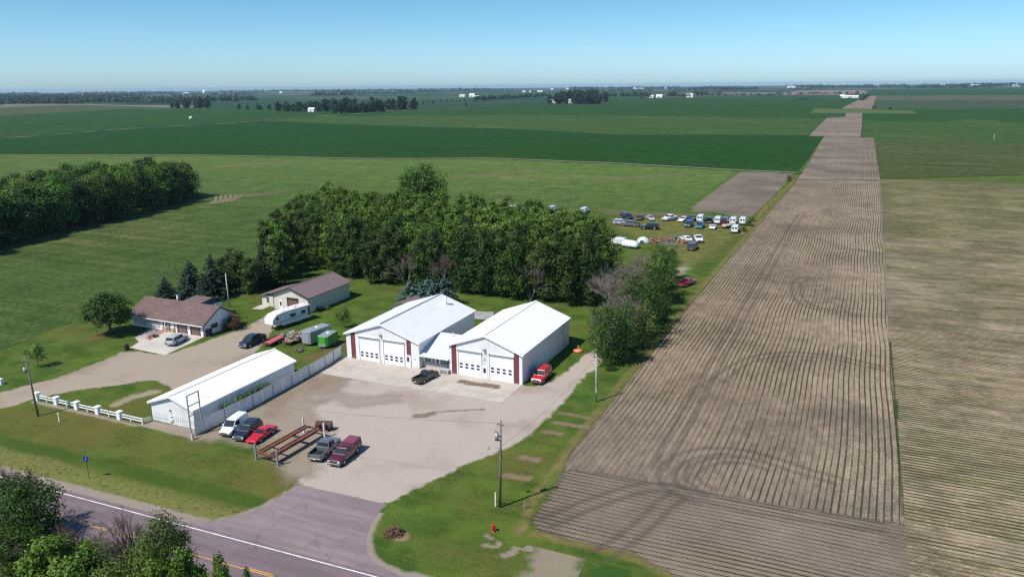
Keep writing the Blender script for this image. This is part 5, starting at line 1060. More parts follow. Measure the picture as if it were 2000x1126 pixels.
t = thing('crate_stool', 'pale wooden stool at the right corner of the house', 'stool', P(401, 657)); MB().box(-.25, .25, -.25, .25, .6, .66).build('seat', WOOD, t); [MB().box(x-.03, x+.03, y-.03, y+.03, 0, .6).build('leg', WOOD, t) for x in (-.2, .2) for y in (-.2, .2)]
t = thing('garden_parasol', 'folded white parasol by the house door', 'parasol', P(324, 648)); MB().tube([(0,0,.2),(0,0,.5),(0,0,1.9),(0,0,2.0)], [.20,.17,.07,.02], 10).build('canopy', plain('off_white_cloth', (.68, .64, .62), .9), t); MB().cyl((0, 0, 0), .25, .08, 'z', 12).build('base', CEM, t); MB().cyl((0, 0, .08), .025, 2.0, 'z', 8).build('pole', GREY, t)
# ================================================================ VEHICLES
TYRE = plain('tyre_rubber', (0.018, 0.018, 0.019), .85, .2)
RIM = plain('alloy_rim', (0.50, 0.51, 0.52), .35, .5, .7)
CHROME = plain('chrome', (0.15, 0.155, 0.165), .5, .5, .6)
BUMP = plain('bumper_plastic', (0.055, 0.056, 0.06), .6)
LENS = plain('headlamp_lens', (0.62, 0.64, 0.66), .15, .7)
RLENS = plain('tail_lamp_lens', (0.30, 0.012, 0.015), .2, .6)
LINER = plain('bed_liner', (0.022, 0.022, 0.023), .8, .2)
PLATE = plain('number_plate', (0.70, 0.70, 0.70), .5)
m, nt = newmat('car_glass'); finish(nt, mixc(nt, nz(nt, nd(nt, 'ShaderNodeTexCoord').outputs['Object'], 1.1, 2), (0.014, 0.017, 0.021), (0.035, 0.041, 0.048)), 0.06, None, spec=0.55); CGL = m
def paint(name, col, rough=.28, coat=.8): return plain('paint_'+name, col, rough, .5, 0, .04, 1.0, coat)
PW, PN, PR, PGY, PMA = paint('white', (.78, .78, .77)), paint('navy', (.012, .016, .035)), paint('red', (.50, .008, .018)), paint('grey', (.115, .125, .14)), paint('maroon', (.085, .010, .022))
PTO, PBK, PSI, PBL, PTE, PDG = paint('topper', (.20, .045, .075), .5, .2), paint('black', (.012, .012, .013)), paint('silver', (.44, .45, .47)), paint('blue', (.025, .05, .13)), paint('teal', (.015, .13, .17)), paint('dark grey', (.06, .065, .075))
PRP, PBE = paint('pink red', (.38, .018, .045)), paint('beige', (.5, .44, .33), .6, 0)
K = dict(  # L, W, H, belt, hood-front z, hood-rear z, (windscreen base, roof front, roof rear, rear base), wheel r, side-window posts, wheels
 suv=dict(L=4.8, W=1.9, H=1.76, belt=1.08, hf=.86, hr=1.04, c=(1.25, 2.0, 4.35, 4.74), r=.36, posts=(2.75, 3.75), wb=(.92, 3.78)),
 bigsuv=dict(L=5.2, W=2.0, H=1.92, belt=1.18, hf=.98, hr=1.14, c=(1.35, 2.0, 4.85, 5.12), r=.39, posts=(2.85, 3.9), wb=(.95, 4.05)),
 cargo=dict(L=4.8, W=1.86, H=1.95, belt=1.12, hf=.82, hr=1.10, c=(.95, 1.85, 4.62, 4.76), r=.33, posts=(2.55,), wb=(.88, 3.9), blind=True),
 minivan=dict(L=5.0, W=1.96, H=1.76, belt=1.05, hf=.80, hr=1.0, c=(1.05, 2.0, 4.6, 4.94), r=.34, posts=(2.7, 3.8), wb=(.95, 4.0)),
 fullvan=dict(L=5.6, W=2.0, H=2.08, belt=1.22, hf=.98, hr=1.18, c=(.85, 1.5, 5.42, 5.55), r=.37, posts=(2.35,), wb=(.85, 4.3), blind=True, twin=True),
 sedan=dict(L=4.9, W=1.82, H=1.42, belt=.93, hf=.68, hr=.90, c=(1.5, 2.3, 3.65, 4.35), r=.33, posts=(2.95,), wb=(.92, 3.75), trunk=.96),
 coupe=dict(L=4.75, W=1.82, H=1.30, belt=.88, hf=.60, hr=.86, c=(1.65, 2.4, 3.25, 3.75), r=.33, posts=(), wb=(.95, 3.7), trunk=.92),
 pickup=dict(L=5.6, W=1.98, H=1.80, belt=1.15, hf=.95, hr=1.12, c=(1.4, 2.1, 3.2, 3.42), r=.38, posts=(2.75,), wb=(.95, 4.4), bed=3.5),
 crew=dict(L=5.85, W=2.0, H=1.90, belt=1.20, hf=1.0, hr=1.16, c=(1.45, 2.15, 3.85, 4.05), r=.40, posts=(2.95,), wb=(1.0, 4.65), bed=4.12),
 small=dict(L=5.0, W=1.74, H=1.62, belt=1.05, hf=.86, hr=1.02, c=(1.3, 1.95, 2.75, 2.95), r=.34, posts=(), wb=(.9, 3.9), bed=3.05))
def vehicle(kind, body, label, cat, front, rear, anchor='front', roof=None, rack=False, topper=None, lower=None, group=None, z0=0.0):
    k = K[kind]; L, W, H, bz = k['L'], k['W'], k['H'], k['belt']; h = W/2
    Pf, Pr = P(*front), P(*rear); d = Pf-Pr; rot = math.atan2(d[0], -d[1]); u = np.array([math.sin(rot), -math.cos(rot), 0])
    c = {'front': Pf-u*L/2, 'rear': Pr+u*L/2, 'mid': (Pf+Pr)/2}[anchor]; c[2] = z0
    nm = {'van': 'parked_van', 'pickup truck': 'pickup_truck'}.get(cat, 'parked_car')
    t = thing(nm, label, cat, c, rot, group)
    o = -L/2; y = lambda v: v+o                              # v metres behind the front bumper
    w0, r0_, r1, w1 = k['c']; bed = k.get('bed'); zb = .30
    end = bed if bed else L
    def ring(v, zt, hw, zl=zb): 
        a = [(-hw*.90, zl), (-hw, zl+.16), (-hw*1.0, zt-.20), (-hw*.965, zt-.06), (-hw*.88, zt), (-hw*.3, zt+.02)]
        return [(x, y(v), z) for x, z in a]+[(-x, y(v), z) for x, z in a[::-1]]
    st = [(0.02, k['hf']-.10, .84, zb+.12), (.10, k['hf'], .90, zb+.02), (.45, k['hf']+.05, .975, zb), (w0, k['hr'], 1, zb), (w0+.25, bz, 1, zb)]
    if bed: st += [(end, bz, 1, zb)]
    elif 'trunk' in k: st += [(w1, bz+.01, 1, zb), (w1+.1, k['trunk'], .99, zb), (L-.18, k['trunk']-.03, .95, zb+.02), (L-.03, k['trunk']-.14, .88, zb+.12)]
    else: st += [(L-.30, bz, .985, zb), (L-.04, bz-.02, .93, zb+.06)]
    bd = MB().loft([ring(v, zt, h*f, zl) for v, zt, f, zl in st])
    if bed:                                                   # open box of the pickup
        e = L-.04; bt = bz-.02
        bd.box(-h, -h+.09, y(bed+.02), y(e), zb+.10, bt).box(h-.09, h, y(bed+.02), y(e), zb+.10, bt).box(-h+.09, h-.09, y(e-.08), y(e), .52, bt-.01).box(-h+.09, h-.09, y(bed+.02), y(bed+.08), .52, bt-.01).box(-h+.09, h-.09, y(bed+.08), y(e-.08), .50, .66)
    body_o = bd.build('body', lower or body, t)
    if bed and not topper:
        MB().box(-h+.10, h-.10, y(bed+.09), y(L-.13), .665, .69).build('bed_floor', LINER, t)
        for s in (-1, 1): MB().box(min(s*(h-.11), s*(h-.091)), max(s*(h-.11), s*(h-.091)), y(bed+.09), y(L-.13), .69, bz-.05).build('bed_liner', LINER, t)
    # cabin
    wb_, wr = h*.955, h*.80
    ze = bz-.03
    def cr(v, z, wt): 
        a = [(-wb_, ze), (-(wt+.00), z-.09), (-wt*.90, z-.015), (-wt*.4, z)]
        return [(x, y(v), zz) for x, zz in a]+[(-x, y(v), zz) for x, zz in a[::-1]]
    def flat(v, z): 
        a = [(-wb_, ze), (-wb_*.98, z), (-wb_*.9, z), (-wb_*.4, z)]
        return [(x, y(v), zz) for x, zz in a]+[(-x, y(v), zz) for x, zz in a[::-1]]
    mid = (r0_+r1)/2
    cab = MB().loft([flat(w0, bz+.0), cr(r0_, H-.05, wr), cr(mid, H, wr), cr(r1, H-.04, wr), flat(w1, bz+.0)]).build('cabin', roof or body, t)
    # glazing
    def lerp(a, b, f): return a+(b-a)*f
    g = MB(); e = .014
    def scr(v0, z0, v1, z1, fa, fb, inset=.90, sgn=-1, xa=-1, xb=1):
        dy, dz = (v1-v0), (z1-z0); n = math.hypot(dy, dz); oy, oz = sgn*abs(dz)/n*e, abs(dy)/n*e
        pts = []
        for f, s in ((fa, xa), (fa, xb), (fb, xb), (fb, xa)):
            pts.append((s*lerp(wb_, wr, f)*inset, y(lerp(v0, v1, f))+oy, lerp(z0, z1, f)+oz))
        return pts
    MB().quad(*scr(w0, bz, r0_, H-.05, .06, .90)).build('windscreen', CGL, t)
    if k.get('twin'):
        for a, b in ((-.86, -.10), (.10, .86)): MB().quad(*scr(w1, bz, r1, H-.04, .10, .72, .95, 1, a, b)).build('rear_window', CGL, t)
    elif not (topper): MB().quad(*scr(w1, bz, r1, H-.04, .12, .86, .88, 1)).build('rear_window', CGL, t)
    posts = [None]+list(k['posts'])+[None]
    if k.get('blind'): segs = [(None, k['posts'][0])]
    else: segs = list(zip(posts[:-1], posts[1:]))
    for s in (-1, 1):
        for a, b in segs:
            pts = []
            for f, side in ((.14, 0), (.14, 1), (.84, 1), (.84, 0)):
                va = lerp(w0, r0_, f)+.14 if a is None else a+.05
                vb = lerp(w1, r1, f)-.14 if b is None else b-.05
                pts.append((s*(lerp(wb_, wr, f)+e), y(va if side == 0 else vb), lerp(ze, H-.13, f)))
            MB().quad(*pts).build('side_window', CGL, t)
    # wheels: dark arches, tyre, rim
    for s in (-1, 1):
        for v in k['wb']:
            a = s*(h+.004); r = k['r']
            MB().tube([(s*(h-.30), y(v), r+.02), (a, y(v), r+.02)], r+.085, 18).build('wheel_arch', BLACK, t)
            wh = MB().tube([(s*(h-.24), y(v), r), (s*(h-.22), y(v), r), (s*(h-.0), y(v), r), (s*(h+.022), y(v), r)], [r-.04, r, r, r-.035], 18).build('wheel', TYRE, t)
            MB().tube([(s*(h+.0225), y(v), r), (s*(h+.034), y(v), r), (s*(h+.035), y(v), r)], [r*.64, r*.60, r*.12], 14).build('rim', RIM, wh)
    big = bed or kind in ('fullvan', 'bigsuv')
    fbm = CHROME if (kind in ('pickup', 'crew')) else (BUMP if big or kind in ('cargo', 'suv') else body)
    MB().cbox(-h*.93, h*.93, y(-.06), y(.10), .34, .56, .03).build('front_bumper', fbm, t)
    MB().cbox(-h*.93, h*.93, y(L-.08), y(L+.07), .40, .60, .03).build('rear_bumper', fbm if kind != 'crew' else CHROME, t)
    gz = k['hf']-.12
    MB().box(-h*.52, h*.52, y(-.01), y(.04), gz-.20, gz+.02).build('grille', CHROME if kind == 'suv' else BUMP, t)
    for s in (-1, 1):
        MB().box(min(s*h*.56, s*h*.86), max(s*h*.56, s*h*.86), y(-.015), y(.12), gz-.14, gz+.03).build('headlight', LENS, t)
        tz = bz-.25 if not ('trunk' in k) else k['trunk']-.30
        MB().box(min(s*h*.76, s*h*.93), max(s*h*.76, s*h*.93), y(L-.10), y(L+.012), tz-.12, tz+.14).build('tail_light', RLENS, t)
        MB().cbox(min(s*(wb_+.02), s*(wb_+.22)), max(s*(wb_+.02), s*(wb_+.22)), y(w0+.38), y(w0+.52), bz+.02, bz+.20, .02).build('mirror', body, t)
    MB().box(-.16, .16, y(L+.071), y(L+.083), .44, .56).build('number_plate', PLATE, t)
    if rack:
        for s in (-1, 1): MB().tube([(s*wr*.82, y(r0_+.25), H+.02), (s*wr*.82, y(mid), H+.06), (s*wr*.82, y(r1-.15), H+.02)], .022, 6).build('roof_rail', CHROME, t)
    if topper:
        b0, b1 = bed+.03, L-.06; zt = H+.02
        MB().loft([[(-h*.97, y(v), bz-.018), (-h*.86, y(v), zt-.07), (-h*.76, y(v), zt), (h*.76, y(v), zt), (h*.86, y(v), zt-.07), (h*.97, y(v), bz-.018)] for v in (b0, b1)]).build('topper', topper, t)
        for s in (-1, 1): MB().quad(*[(s*(lerp(h*.97, h*.86, f)+.012), y(v), lerp(bz-.018, zt-.07, f)) for v, f in ((b0+.2, .25), (b1-.25, .25), (b1-.25, .82), (b0+.2, .82))]).build('topper_window', CGL, t)
    return t
def z3(x, y_): return (410+x/6.25, 790+y_/6.25)
vehicle('cargo', PW, 'white cargo van parked next to the panel fence', 'van', z3(178, 402), z3(420, 225))
vehicle('suv', PN, 'navy blue car between the white van and the red coupe', 'car', z3(345, 458), z3(595, 270), rack=True)
vehicle('coupe', PR, 'low red coupe beside the rusty vehicle lift', 'car', z3(500, 488), z3(750, 320))
vehicle('pickup', PGY, 'grey pickup with empty black bed parked beside the maroon one', 'pickup truck', z3(1500, 500), z3(1278, 705), 'rear')
vehicle('pickup', PMA, 'maroon pickup with a pinkish topper over its bed', 'pickup truck', z3(1512, 765), z3(1745, 560), topper=PTO)
vehicle('small', PBK, 'small black pickup on the concrete before the office', 'pickup truck', (838, 738), (812, 751), 'rear', lower=PBK)
vehicle('bigsuv', PR, 'red car parked against the right workshop wall', 'car', (1047, 751.5), (1069, 729), rack=True)
vehicle('suv', PSI, 'silver car on the concrete pad before the house', 'car', (361, 661), (331, 677), 'rear')
vehicle('crew', PN, 'dark pickup with covered bed standing on the gravel drive', 'pickup truck', (473, 681), (518, 660), topper=None)
# vehicles kept in the field behind the grove (pixels of the seventh close-up)
def z9(x, y_): return (1130+x/5.119, 380+y_/5.119)
GV = 'vehicles kept in the field behind the grove'
for kind, pt, lab, cat, c, dr in (
    ('minivan', PN, 'navy minivan at the left end of the far vehicle row', 'van', (480, 238), (.75, -.6)),
    ('sedan', PMA, 'dark red car between the navy minivan and the silver car', 'car', (612, 250), (.1, -1)),
    ('sedan', PSI, 'silver car right of the dark red one in the far row', 'car', (716, 252), (.5, -.9)),
    ('suv', PSI, 'silver blue car half hidden by the grove edge', 'car', (425, 300), (.95, .1)),
    ('crew', PGY, 'grey blue crew cab pickup seen from its side', 'pickup truck', (512, 316), (-1, .0)),
    ('bigsuv', PBK, 'black car standing alone in front of the far row', 'car', (714, 345), (-1, -.1)),
    ('crew', PW, 'white pickup standing apart in the far row', 'pickup truck', (910, 256), (-.45, -1)),
    ('sedan', PW, 'white car left of the dark blue pickup', 'car', (1046, 264), (-.2, -1)),
    ('pickup', PBL, 'dark blue pickup left of the first white van', 'pickup truck', (1125, 264), (.1, 1)),
    ('fullvan', PW, 'white van between the blue pickup and the black one', 'van', (1220, 264), (-.05, 1)),
    ('pickup', PBK, 'black pickup with cap between two white vans', 'pickup truck', (1320, 276), (0, 1)),
    ('fullvan', PW, 'white van left of the maroon van', 'van', (1392, 284), (-.05, 1)),
    ('fullvan', PMA, 'maroon van between two white vans', 'van', (1465, 290), (0, 1)),
    ('fullvan', PW, 'white van right of the maroon van', 'van', (1545, 290), (-.05, 1)),
    ('fullvan', PW, 'white van at the right end of the far row', 'van', (1640, 290), (-.08, 1)),
    ('suv', PBL, 'blue grey car in the front line below the blue pickup', 'car', (1100, 318), (0, -1)),
    ('minivan', PTE, 'teal minivan below the first white van', 'van', (1214, 330), (.0, -1)),
    ('coupe', PW, 'white coupe standing below the black capped pickup', 'car', (1342, 338), (-.1, 1)),
    ('fullvan', PW, 'white van nearest the viewer below the van row', 'van', (1565, 372), (-.05, 1)),
    ('sedan', PW, 'white sedan parked before the white flatbed pickup', 'car', (1068, 458), (-.6, .75)),
    ('pickup', PW, 'white pickup facing the camera beside the scrap piles', 'pickup truck', (1195, 465), (.35, -1)),
    ('bigsuv', PDG, 'dark grey car with its rear to the camera near the scrap', 'car', (1140, 545), (.0, 1)),
    ('pickup', PRP, 'pinkish red pickup at the end of the tree row', 'pickup truck', (1080, 905), (.38, 1))):
    q = z9(*c); b = P(*q); u = np.array(dr)/math.hypot(*dr)
    L = K[kind]['L']/2
    f = b+np.array([u[0]*L, u[1]*L, 0]); r = b-np.array([u[0]*L, u[1]*L, 0])
    def topx(w_):
        cc = RM.T @ (w_-np.array([0, 0, HC])); return (1000+F*cc[0]/-cc[2], 563-F*cc[1]/-cc[2])
    vv = vehicle(kind, pt, lab, cat, topx(f), topx(r), 'mid', group=GV, topper=PBK if 'cap' in lab and kind == 'pickup' else None)
    if q[1] < 500: vv.scale = (1.13,)*3
# vehicles seen through the crowns of the grove
for i, (kind, pt, a, b_, dr) in enumerate((('fullvan', PW, 930, 414, 0), ('fullvan', PW, 951, 414, 0), ('minivan', PW, 1004, 410, 1), ('fullvan', PW, 1028, 416, 0), ('sedan', PBL, 1044, 417, 1), ('fullvan', PW, 1079, 412, 0), ('sedan', PTE, 970, 424, 1), ('suv', PBL, 992, 432, 0), ('fullvan', PW, 1142, 415, 0), ('minivan', PW, 1080, 446, 1), ('suv', PW, 1104, 449, 0), ('sedan', PSI, 998, 449, 1), ('fullvan', PW, 945, 466, 0), ('minivan', PW, 1074, 488, 1), ('suv', PBL, 1172, 492, 0))):
    b = P(a, b_); L = K[kind]['L']/2; u = np.array([0, 1.0]) if dr == 0 else np.array([1.0, .15])
    f, r = b+np.array([u[0]*L, u[1]*L, 0]), b-np.array([u[0]*L, u[1]*L, 0])
    cn = {id(PW): 'white', id(PBL): 'blue', id(PTE): 'teal', id(PSI): 'silver'}[id(pt)]
    vehicle(kind, pt, f'{cn} {"van" if "van" in kind else "car"} partly hidden behind the crowns of the grove', 'van' if 'van' in kind else 'car', topx(f), topx(r), 'mid', group=f'{cn} {"vans" if "van" in kind else "cars"} hidden by the grove')
# ---------------------------------------------------------------- trailers
def wheels(t, spots, r=.34, w_=.22):
    for x, y_ in spots:
        s = 1 if x > 0 else -1
        wh = MB().tube([(x-s*w_, y_, r), (x-s*w_+s*.02, y_, r), (x-.0, y_, r), (x+s*.02, y_, r)], [r-.04, r, r, r-.04], 16).build('wheel', TYRE, t)
        MB().tube([(x+s*.0205, y_, r), (x+s*.03, y_, r)], [r*.6, r*.5], 12).build('rim', RIM, wh)
def orient(front, rear):
    Pf, Pr = P(*front), P(*rear); d = Pf-Pr; return Pf, math.atan2(d[0], -d[1])
Pf, rot = orient((526, 645), (593, 623))
t = thing('travel_trailer', 'long white fifth wheel camper with blue side stripe parked on the grass', 'camper', Pf, rot)
CW = plain('camper_white', (.72, .73, .74), .45, .4, var=.03, dirt=(.58, .57, .55)); CR = plain('camper_roof', (.66, .58, .55), .7, .2, var=.06)
prof = [(0.0, 1.25), (2.3, 1.2), (2.5, .55), (9.6, .55), (9.75, .8), (9.75, 3.15), (2.6, 3.25), (.9, 3.0), (.05, 2.2)]
MB().loft([[(-1.2, y_, z) for y_, z in prof], [(-1.25, y_, z) for y_, z in prof], [(1.25, y_, z) for y_, z in prof]]).build('body', CW, t)
rf = MB().loft([[(-1.15, 9.7, 3.16), (1.15, 9.7, 3.16), (1.0, 9.7, 3.22), (-1.0, 9.7, 3.22)], [(-1.15, 2.6, 3.26), (1.15, 2.6, 3.26), (1.0, 2.6, 3.32), (-1.0, 2.6, 3.32)], [(-1.15, .95, 3.02), (1.15, .95, 3.02), (1.0, .95, 3.08), (-1.0, .95, 3.08)]]).build('roof', CR, t)
MB().cbox(-.4, .4, 6.0, 7.0, 3.22, 3.5, .08).build('air_conditioner', WHITE, rf); MB().cbox(-.3, .3, 3.4, 3.9, 3.26, 3.42, .04).build('roof_hatch', WHITE, rf)
for y0, y1, z0, z1 in ((.9, 1.5, 2.0, 2.55), (4.4, 5.8, 1.75, 2.4), (7.3, 8.4, 1.75, 2.4)):
    MB().box(1.252, 1.27, y0, y1, z0, z1).build('window', GLASS, t); MB().box(-1.27, -1.252, y0, y1, z0, z1).build('window', GLASS, t)
MB().box(1.252, 1.262, .15, 9.6, 1.38, 1.5).box(-1.262, -1.252, .15, 9.6, 1.38, 1.5).build('stripe', plain('camper_blue', (.03, .12, .22), .5), t)
MB().box(1.252, 1.265, 9.05, 9.6, 1.0, 2.9).build('rear_marking', plain('camper_dark', (.05, .07, .10), .5), t)
wheels(t, [(s*1.15, y_) for s in (-1, 1) for y_ in (6.3, 7.15)], .36)
for s in (-.7, .7): MB().box(s-.06, s+.06, 1.3, 1.42, 0, 1.2).build('jack_leg', DGREY, t)
def enclosed(label, front, rear, L, W, H, body, top, nose, wedge):
    Pf, rot = orient(front, rear); t = thing('cargo_trailer', label, 'trailer', Pf, rot); h = W/2; zb = .45
    ns = .55 if wedge else .0
    def ring(z, i=0): return [(-h*.62+i, i if not wedge else 0.0+i, z), (h*.62-i, i if not wedge else i, z), (h-i, ns+.25+i, z), (h-i, L-i, z), (-h+i, L-i, z), (-h+i, ns+.25+i, z)]
    MB().loft([ring(zb), ring(H-.06)]).build('body', body, t)
    MB().loft([ring(H-.059, -.02), ring(H-.01, .0), ring(H+.05, .18)]).build('roof', top, t)
    MB().loft([[(-h*.625, -.012, zb), (h*.625, -.012, zb), (h*.625, -.012, zb+.5), (-h*.625, -.012, zb+.5)], [(-h*.625, -.003, zb), (h*.625, -.003, zb), (h*.625, -.003, zb+.5), (-h*.625, -.003, zb+.5)]]).build('stone_guard', GALV, t)
    MB().box(-h*.50, h*.50, -.011, -.0025, zb+.52, H-.2).build('front_panel', nose, t)
    MB().tube([(-.5, .1, .42), (0, -1.1, .42)], .05, 4).tube([(.5, .1, .42), (0, -1.1, .42)], .05, 4).build('drawbar', DGREY, t)
    MB().box(-h+.08, h-.08, L+.002, L+.03, zb+.05, H-.12).build('rear_door', top, t)
    MB().box(-.3, .3, L*.5, L*.5+.5, H+.05, H+.13).build('roof_vent', WHITE, t)
    wheels(t, [(s*(h+.12), y_) for s in (-1, 1) for y_ in ((L*.6, L*.6+.75) if L > 5 else (L*.6,))], .33, .2)
    for s in (-1, 1): MB().box(min(s*h, s*(h+.2)), max(s*h, s*(h+.2)), L*.6-.45, L*.6+(1.2 if L > 5 else .45), .70, .76).build('fender', GALV, t)
    return t
TS, TG, TGR, TGD = plain('trailer_silver', (.36, .38, .42), .4, .5, .35), plain('trailer_roof', (.34, .37, .38), .45, .5, .35), plain('trailer_green', (.035, .21, .03), .4, coat=.4), plain('trailer_bright_green', (.06, .36, .02), .4, coat=.4)
enclosed('silver grey enclosed trailer beside the bright green one', (597, 675), (626, 664), 5.6, 2.3, 2.75, TS, TG, TS, False)
enclosed('bright green enclosed trailer nearest the left workshop', (630, 681), (651, 668), 3.9, 2.1, 2.35, TGR, TG, TGD, False)
def flatbed(label, front, rear, L, W, deck, load=None, nm='flatbed_trailer'):
    Pf, rot = orient(front, rear); t = thing(nm, label, 'trailer', Pf, rot); h = W/2
    MB().box(-h, h, 0, L, .55, .64).build('deck', deck, t)
    MB().box(-h-.03, -h-.001, 0, L, .45, .80).box(h+.001, h+.03, 0, L, .45, .80).box(-h, h, -.04, -.001, .45, .80).build('side_rail', RUSTY, t)
    MB().tube([(-.5, 0, .5), (0, -1.2, .45)], .05, 4).tube([(.5, 0, .5), (0, -1.2, .45)], .05, 4).build('drawbar', DGREY, t)
    wheels(t, [(s*(h+.22), y_) for s in (-1, 1) for y_ in (L*.5, L*.5+.7)], .32, .2); return t
RUSTY = plain('rusty_steel', (.15, .055, .04), .8, .2, var=.3, vs=2, dirt=(.09, .05, .04))
RUSTD = plain('brown_rust', (.085, .05, .04), .85, .2, var=.3, vs=3)
t = flatbed('low trailer with a faded red deck behind the dark pickup', (521, 677), (545, 665), 4.6, 1.9, plain('faded_red', (.40, .10, .10), .7, var=.2, vs=2))
t = flatbed('low grey trailer carrying scrap beside the silver trailer', (560, 674), (582, 664), 4.2, 1.9, plain('pale_steel', (.36, .33, .31), .7, var=.2, vs=2))
rr = random.Random(21)
JC = [plain(f'scrap_colour', c, .75, .3, var=.25, vs=3) for c in ((.23, .21, .195), (.32, .23, .15), (.20, .12, .09), (.10, .10, .11), (.36, .35, .33), (.28, .06, .05), (.10, .22, .20))]
def scrap(name, label, loc, rx, ry, rz, n, seed, cols=None):
    t = thing(name, label, 'scrap pile', loc); r = random.Random(seed); groups = {}
    for i in range(n):
        c = r.choice(cols or range(len(JC))); mb = groups.setdefault(c, MB()); d = r.random()**.6; a = r.uniform(0, 6.28)
        x, y_ = rx*d*math.cos(a), ry*d*math.sin(a); z = rz*(1-d)*r.random(); s = r.uniform(.2, .6); q = r.random()
        if q < .45:
            rm = Matrix.Rotation(r.uniform(0, 3.1), 3, 'Z') @ Matrix.Rotation(r.uniform(-.5, .5), 3, 'X'); dx, dy, dz = s*r.uniform(.5, 1.3), s*r.uniform(.4, 1), s*r.uniform(.15, .6)
            mb.add([tuple(Vector((x, y_, z+dz/2+.05))+rm @ Vector((a_*dx, b_*dy, c_*dz))) for a_, b_, c_ in ((-.5,-.5,-.5),(.5,-.5,-.5),(.5,.5,-.5),(-.5,.5,-.5),(-.4,-.4,.5),(.4,-.4,.5),(.4,.4,.5),(-.4,.4,.5))], [(0,3,2,1),(4,5,6,7),(0,1,5,4),(1,2,6,5),(2,3,7,6),(3,0,4,7)])
        elif q < .75: b = r.uniform(0, 6.28); l = r.uniform(.5, 1.4); mb.tube([(x, y_, z+.1), (x+l*math.cos(b), y_+l*math.sin(b), z+.1+r.uniform(-.05, .5))], r.uniform(.03, .08), 5)
        elif q < .9: mb.tube([(x+.3*math.cos(2*PI*k_/10), y_+.3*math.sin(2*PI*k_/10), z+.12) for k_ in range(11)], .10, 6, caps=False)
        else: mb.blob((x, y_, z+.2), s*.6, s*.6, s*.4, r, 8, 5, .2)
    for c, mb in groups.items(): mb.build(['grey_scrap', 'tan_scrap', 'brown_scrap', 'dark_scrap', 'white_scrap', 'red_scrap', 'green_scrap'][c], JC[c], t)
    return t
scrap('scrap_pile', 'mixed scrap heaped on the grass between the camper and trailers', P(566, 656), 2.6, 2.6, .9, 90, 3, (0, 0, 4, 3, 1))
scrap('scrap_pile', 'tan and brown scrap piled over the low grey trailer', np.array([*P(572, 668)[:2], .62]), 1.5, 1.4, .6, 40, 4, (1, 1, 2, 0))
scrap('scrap_pile', 'small rusty machine parts before the silver trailer', P(585, 685), 1.1, .8, .5, 30, 5, (2, 3, 2))
for i, (a, b_, rx, cols, lab) in enumerate(((848, 470, 4.0, (5, 2, 5), 'reddish scrap heap in the far field by the white sedan'), (905, 510, 3.0, (6, 6, 0), 'teal scrap heap nearest the tree row'), (735, 482, 3.4, (2, 5, 1, 4), 'brown scrap heap right of the pale dome'), (950, 455, 3.2, (2, 3, 4, 1), 'dark scrap heap behind the teal one'), (1055, 490, 3.0, (5, 2, 1), 'rusty scrap heap below the white sedan'), (1000, 440, 2.2, (4, 6, 3), 'small pale scrap heap left of the white sedan'))):
    scrap('scrap_pile', lab, P(*z9(a, b_)), rx, 2.4, 1.6, 60, 30+i, cols)
# covered trailer and dome
b = P(*z9(520, 530)); t = thing('covered_trailer', 'white tarpaulin covered trailer at the right edge of the grove', 'trailer', b, rad(75)); TARP = plain('white_tarp', (.58, .60, .63), .6, var=.06, vs=1.2)
MB().loft([[(1.35*math.cos(a)*f, y_, .5+1.75*math.sin(a)*f) for a in [PI*i/10 for i in range(11)]] for y_, f in ((-2.6, .55), (-2.2, .9), (-1, 1), (1.2, 1.02), (2.2, .95), (2.6, .6))], closed=True, smooth=True).build('tarpaulin', TARP, t)
MB().box(-1.2, 1.2, -2.6, 2.6, .38, .49).build('deck', DGREY, t); wheels(t, [(1.25, 0), (-1.25, 0), (1.25, .8), (-1.25, .8)])
b = P(*z9(400, 500)); t = thing('covered_trailer', 'pale covered trailer half hidden by the grove beside the white tarpaulin', 'trailer', b, rad(80)); MB().cbox(-1.1, 1.1, -2.2, 2.2, .5, 2.2, .2).build('tarpaulin', TARP, t); wheels(t, [(1.25, 0), (-1.25, 0)])
b = P(*z9(645, 482)); t = thing('dome_shelter', 'small pale dome shelter between the scrap heaps', 'shelter', b)
MB().loft([[(2.0*math.cos(2*PI*i/14)*math.cos(f), 1.6*math.sin(2*PI*i/14)*math.cos(f), 1.9*math.sin(f)) for i in range(14)] for f in (0, .3, .6, .9, 1.2, 1.45)], smooth=True).build('cover', plain('pale_green_cloth', (.5, .58, .5), .8, var=.15), t); MB().box(-.5, .5, -1.62, -1.45, .0, 1.0).build('entrance', DGREY, t)
t = flatbed('beige loaded flatbed left of the nearest white van', z9(1440, 340), z9(1530, 325), 4.4, 2.0, PBE); MB().cbox(-.85, .85, .4, 4.0, .66, 1.15, .1).build('load', PBE, t)
t = thing('tow_crane', 'dark boom of a tow crane behind the white pickup', 'crane', P(*z9(1130, 452))); MB().tube([(1.2, 0, .4), (-2.0, .3, 3.0)], .14, 6).build('boom', DGREY, t); MB().cbox(-.2, 1.6, -.6, .6, .1, .9, .05).build('base', DGREY, t)
